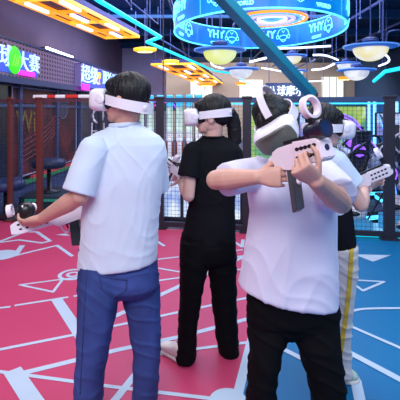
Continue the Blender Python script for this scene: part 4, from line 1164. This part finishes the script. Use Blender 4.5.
g1, P1f = gun(W(92, 209, D+.12), W(12, 229, D+.05), V((.05, .25, 1)), 'white toy rifle held low by the man in jeans, black round tracker on top', magdark=M_bplastic, tracker=.80, ring_at=.99, mag_at=.11, sc=1.05, muz=False, grip=False)

# ------------------------------------------------------------ woman in black
D = 2.64
Mh = headM(W(211.5, 116, D), (-.96, .22, -.06), (-.02, 0, 1), 1.02)
shL, shR = W(192, 150, D-.06), W(232, 152, D+.12)
elL, wrL = W(188.5, 196, D-.12), W(180, 177, D-.06+.10)
bm = NB(); head_into(bm, Mh, 1.02)
cap(bm, Mh @ V((0, -.025, -.05)), W(212, 145, D+.02), .048, .054)
sil(bm, [(198, 144, 230, 144, D, .05), (190, 155, 236, 155, D, .08), (192, 190, 232, 190, D, .08), (192, 230, 232, 230, D, .09), (193, 250, 227, 250, D, .07)])
arm_into(bm, shL, elL, wrL, .86); arm_into(bm, shR, W(205, 195, D+.3), W(182, 178, D+.28), .85)
for h, k, a in ((W(196, 255, D-.03), W(190, 305, D-.03), W(186, 352, D-.02)), (W(220, 255, D+.03), W(224, 305, D+.05), W(229, 350, D+.06))): cap(bm, h, k, .065, .05); cap(bm, k, a, .045, .032)
hand_into(bm, wrL, W(171, 166, D+.05)-wrL, V((-.2, .9, .1)), -1, (40, 45, 35), 20, .92)
hand_into(bm, W(182, 178, D+.28), V((-1, 0, .2)), V((0, -1, 0)), -1, (50, 50, 40), 20, .88)
woman = person('woman with ponytail in black T-shirt and black wide trousers, facing left', bm, M_skin2)
def pony(bm2, M, sc):
    def L_(v): return M @ V(v)
    ball(bm2, L_((0, -.12, .01)), .03, None, 14)
    q = [L_((0, -.118, .015)), W(229, 112, D+.03), W(234, 123, D+.04), W(235, 138, D+.05), W(233, 150, D+.04), W(231, 159, D+.03)]
    q = arc_smooth(q, 2); n_ = len(q)
    tube(bm2, q, [.022+.024*math.sin(PI*min(1, (i/(n_-1))*1.15))*(1 if i < n_*.8 else 1) for i in range(n_-1)]+[.006], 14)
obj('hair', hair_mesh(Mh, 1.02, pony, True, 5), M_hair, woman, True)
bm = NB(); c = Mh @ V((0, -.128, .012)); tube(bm, [c+V((0, math.cos(q)*.022, math.sin(q)*.024)) for q in np.linspace(0, 2*PI, 17)[:-1]], .006, 8, closed=True); obj('hair_tie', bm, M_bplastic, woman, True)
bm = NB()
sil(bm, [(201, 137, 227, 137, D+.01, .05), (195, 142, 236, 142, D+.01, .08), (187, 149, 240, 149, D, .10), (185, 160, 241, 160, D, .11), (187, 180, 237, 180, D, .11), (188, 205, 235, 205, D, .105), (184, 225, 235.5, 225, D, .115), (181, 240, 236, 240, D, .12), (181, 243, 236, 243, D, .12)])
sleeve(bm, shL+V((.01, 0, 0)), W(188, 177, D-.10), .062, .068); sleeve(bm, shR, W(238, 188, D+.1), .068, .075)
obj('t_shirt', remesh(bm, .006, 4, folds(.005, 9, 6.0)), M_black_tee, woman, True)
bm = NB(); tube(bm, [W(213, 137.5, D+.01)+V((math.cos(q)*.068, math.sin(q)*.06, .004)) for q in np.linspace(0, 2*PI, 33)[:-1]], .007, 8, closed=True); obj('collar', bm, M_black_tee, woman, True)
bm = NB()
sil(bm, [(182, 232, 235, 232, D, .115), (180, 250, 236, 250, D, .13), (180, 258, 236, 258, D, .12), (188, 264, 228, 264, D, .06)])
sil(bm, [(181, 240, 212, 240, D-.02, .10), (180, 262, 209, 262, D-.03, .11), (180, 285, 204, 285, D-.03, .10), (179, 310, 199.5, 310, D-.03, .09), (178, 335, 197, 335, D-.02, .09), (176, 352, 196.5, 352, D-.02, .10), (175.5, 357, 195.5, 357.5, D-.02, .10)])
sil(bm, [(202, 240, 236, 240, D+.02, .10), (207, 262, 236.5, 262, D+.03, .11), (210, 285, 236.5, 285, D+.04, .10), (213, 310, 237, 310, D+.05, .09), (216, 335, 238, 335, D+.06, .09), (219, 350, 239, 350, D+.06, .095), (220, 354, 238.5, 353.5, D+.06, .095)])
obj('wide_trousers', remesh(bm, .006, 4, leg_folds(.006, 8, .6, .1)), M_black_pants, woman, True)
a = W(186, 357, D-.02); b = W(229, 354, D+.06)
shoe(woman, V((a.x-.16, a.y+.12, 0)), V((a.x+.0, a.y-.06, 0)), M_shoe, trim=M_red)
shoe(woman, V((b.x+.0, b.y+.20, 0)), V((b.x+.0, b.y-.03, 0)), M_shoe)
headset(Mh, 1.02, 'white VR headset on the woman with the ponytail', None, -3)
gun(W(180, 173, D+.0), W(165, 161, D+.06), V((.3, -.2, 1)), 'small white toy gun held in front by the woman in black', magdark=M_dgrey, sc=.7, ring_at=.5, mag_at=.2)

# ------------------------------------------------------------ man at the back right
D = 2.39
Mh = headM(W(325, 127, D), (.93, .34, -.12), (.06, 0, 1), 1.0)
shR, shL = W(334, 160, D-.08), W(312, 160, D+.10)
elR, wrR = W(361, 205, D-.06), W(365, 190, D+.16)
bm = NB(); head_into(bm, Mh, 1.0)
cap(bm, Mh @ V((0, -.025, -.05)), W(320, 154, D), .052, .058)
sil(bm, [(300, 152, 342, 152, D, .05), (295, 162, 345, 162, D, .08), (298, 200, 348, 200, D, .09), (300, 240, 350, 240, D, .09), (302, 265, 348, 265, D, .09)])
arm_into(bm, shR, elR, wrR, .95); arm_into(bm, shL, W(335, 195, D+.3), W(368, 188, D+.30), .9)
cap(bm, W(335, 262, D), W(340, 320, D), .07, .05); cap(bm, W(340, 320, D), W(345, 372, D), .045, .034)
cap(bm, W(318, 262, D+.06), W(324, 320, D+.12), .06, .05); cap(bm, W(324, 320, D+.12), W(328, 365, D+.18), .045, .034)
hand_into(bm, wrR, W(372, 178, D+.22)-wrR, V((.2, .9, .2)), 1, (35, 45, 35), 20, .97)
hand_into(bm, W(368, 188, D+.30), V((.6, .1, .5)), V((0, -1, 0)), -1, (50, 50, 40), 20, .92)
man4 = person('person in white T-shirt and cream trousers with yellow side stripe, facing right', bm, M_skin2)
obj('hair', hair_mesh(Mh, 1.0, None, True, 9), M_hair, man4, True)
bm = NB()
sil(bm, [(306, 147, 334, 147, D, .055), (298, 152, 342, 152, D, .08), (292, 159, 349, 159, D, .10), (292, 175, 350, 172, D, .12), (296, 195, 350, 195, D, .12), (298, 212, 348, 212, D, .12), (299, 214, 348, 214, D, .12)])
sleeve(bm, shR+V((0, 0, 0)), W(349, 186, D-.07), .07, .082); sleeve(bm, shL, W(325, 185, D+.15), .07, .075)
obj('t_shirt', remesh(bm, .006, 4, folds(.006, 9, 11.0)), M_white_tee, man4, True)
bm = NB(); sil(bm, [(300, 200, 350, 200, D, .11), (300, 225, 353, 225, D, .125), (301, 243, 355, 242, D, .13), (301, 245, 355, 244, D, .13)]); obj('black_undershirt', remesh(bm, .007, 3, folds(.005, 9, 13.0)), M_black_tee, man4, True)
bm = NB()
sil(bm, [(303, 236, 354, 236, D, .11), (302, 255, 357, 255, D, .125), (303, 275, 355.5, 275, D, .11), (315, 284, 340, 284, D, .06)])
sil(bm, [(322, 245, 357, 245, D-.02, .11), (322, 275, 356, 275, D-.02, .11), (323, 300, 353, 300, D-.02, .10), (325, 325, 350, 325, D-.01, .09), (328, 350, 350, 350, D, .08), (331, 372, 351, 372, D, .075)])
sil(bm, [(303, 245, 332, 245, D+.06, .10), (306, 275, 332, 275, D+.09, .10), (313, 320, 334, 320, D+.13, .085), (318, 367, 337, 367, D+.18, .075)])
tr = obj('striped_trousers', remesh(bm, .006, 4, leg_folds(.008, 15, .75, .2)), M_cream, man4, True)
tb = BVHTree.FromPolygons([v.co.copy() for v in tr.data.vertices], [tuple(p.vertices) for p in tr.data.polygons])
bm = NB(); prev = None
for k in range(61):
    t_ = k/60; py = 244+t_*118; px = 351.5-11*t_+1.5*math.sin(t_*4)
    L_, R_ = onto(tb, px-2.2, py), onto(tb, px+2.0, py)
    if L_ and R_:
        q = [bm.verts.new(L_), bm.verts.new(R_)]
        if prev: bm.faces.new((prev[0], prev[1], q[1], q[0]))
        prev = q
so = obj('side_stripe', bm, M_yellow, man4); sm_ = so.modifiers.new('thick', 'SOLIDIFY'); sm_.thickness = .003
a = W(343, 383, D)
shoe(man4, V((a.x+.09, a.y-.03+.05, 0)), V((a.x-.10, a.y+.02, 0)), M_mint)
b = W(327, 372, D+.18); shoe(man4, V((b.x+.10, b.y+.12, 0)), V((b.x-.09, b.y, 0)), M_mint)
headset(Mh, 1.0, 'white VR headset on the person in striped trousers', None, 6)
gun(W(349, 186, D+.22), W(391, 168, D+.10), V((-.1, -.1, 1)), 'white toy rifle aimed right by the person in striped trousers', magdark=M_dgrey, mag=False, sc=1.0, ring_at=.93, white=M_wplastic, muz=False, rz=.11)

# ------------------------------------------------------------ front man aiming
D = 1.83
Hc = W(276, 121, D-.02)
Mh = headM(Hc, (-.16, -.86, -.49), (-.86, -.35, 1), 1.02)
shL, shR = W(322, 172, D+.0), W(257, 172, D+.02)          # shR: on the picture's left
elR, wrR = W(216, 180, D-.16), W(257, 177, D-.28)
elL, wrL = W(341, 203, D-.22), W(316, 181, D-.44)
bm = NB(); head_into(bm, Mh @ Matrix.Diagonal((.94, .94, .90, 1)), .92)
cap(bm, Mh @ V((0, -.02, -.03)), W(288, 172, D+.05), .06, .066)
sil(bm, [(265, 164, 315, 164, D+.04, .06), (258, 178, 322, 178, D+.03, .09), (262, 215, 322, 215, D+.02, .10), (258, 260, 326, 262, D+.02, .10), (258, 300, 328, 304, D+.02, .10), (262, 322, 322, 322, D+.02, .09)])
arm_into(bm, shR, elR, wrR, 1.0, (.050, .040, .043, .028)); arm_into(bm, shL, elL, wrL, 1.0, (.050, .041, .044, .029))
for h, k, a in ((W(272, 315, D), W(262, 395, D-.06), W(258, 465, D)), (W(314, 315, D), W(330, 395, D-.05), W(334, 465, D))): cap(bm, h, k, .065, .045); cap(bm, k, a, .044, .034)
hand_into(bm, wrR, W(277, 177, D-.31)-wrR, V((.15, .8, -.1)), 1, (50, 60, 40), 75, .95)
hand_into(bm, wrL, W(300, 168, D-.48)-wrL, V((.25, .9, .45)), -1, (78, 55, 35), 30, .95, 1)
man3 = person('man in oversized white T-shirt and black trousers in front, aiming rifle', bm, M_skin)
obj('hair', hair_mesh(Mh @ Matrix.Translation((0, .004, -.008)) @ Matrix.Diagonal((.95, .95, .90, 1)), .93, None, True, 20), M_hair, man3, True)
bm = NB()
sil(bm, [(272, 158, 304, 158, D+.05, .055), (262, 163, 315, 163, D+.05, .08), (252, 170, 327, 169, D+.03, .10), (247, 180, 334, 178, D+.02, .12), (248, 195, 336, 195, D+.01, .13), (250, 212, 336, 214, D, .135), (247, 235, 336.5, 240, D, .14), (243, 258, 337, 268, D, .145), (240, 275, 337.5, 290, D, .15), (238.5, 283, 337.5, 303, D, .155), (240, 285.5, 336.5, 305, D, .15)], 2.3)
sleeve(bm, shR+V((.02, 0, 0)), W(226, 180, D-.14), .070, .068, 1.0)
sleeve(bm, shL+V((-.01, 0, 0)), W(338, 196, D-.16), .075, .082, 1.0)
tee3 = obj('t_shirt', remesh(bm, .006, 4, folds(.007, 8, 22.0, ((1, 0, .75), (.8, .3, -.5)))), M_white_tee2, man3, True)
t3 = BVHTree.FromPolygons([v.co.copy() for v in tee3.data.vertices], [tuple(p.vertices) for p in tee3.data.polygons])
bm = NB()
for k, wch in enumerate((3.2, 2.0, 2.6, 1.8, 2.4)):
    x0 = 301+k*2.6
    q = onto(t3, x0, 176.5, .0015)
    if q: box(bm, q, (wch*.0035, .002, .006))
obj('chest_print', bm, M_dgrey, man3)
bm = NB()
sil(bm, [(246, 270, 333, 275, D, .12), (248.5, 290, 337, 300, D, .14), (248, 312, 338, 312, D, .135), (248, 326, 338, 326, D, .11), (262, 334, 318, 334, D, .06)], 2.3)
sil(bm, [(248, 295, 296, 300, D, .12), (248, 320, 291, 320, D, .12), (248.5, 335, 286, 335, D-.02, .115), (249.5, 355, 280, 355, D-.04, .105), (248.5, 380, 275.5, 380, D-.05, .10), (246.5, 402, 274.5, 402, D-.05, .095), (246, 440, 273, 440, D-.03, .09), (246, 460, 273, 460, D, .09)])
sil(bm, [(286, 300, 337.5, 302, D, .12), (287, 320, 338, 320, D, .12), (292, 335, 339, 335, D-.02, .115), (300, 355, 341, 355, D-.04, .105), (308, 378, 343, 378, D-.05, .10), (313, 402, 345.5, 402, D-.05, .095), (318, 440, 347, 440, D-.03, .09), (320, 460, 348, 460, D, .09)])
obj('trousers', remesh(bm, .006, 4, leg_folds(.008, 31, .65, .1)), M_black_pants, man3, True)
for q, s_ in ((W(258, 466, D), -1), (W(333, 466, D), 1)): shoe(man3, V((q.x+s_*.05, q.y-.2, 0)), V((q.x, q.y+.06, 0)), M_shoe)
headset(Mh, 1.04, 'white VR headset with dark olive front plate on the man aiming in front', M_plate, 4, True)
gun(W(277, 159, D-.25), W(327, 147, D-.45), V((-.10, .05, 1)), 'pinkish white toy rifle with ring sight aimed by the front man', magdark=mat('smoky_magazine', '#4a4f55', .3), white=M_wplastic_p, ring_at=.88, mag_at=.16, sc=1.22, muz=False, torch=True, mslant=-.08, rz=.118)
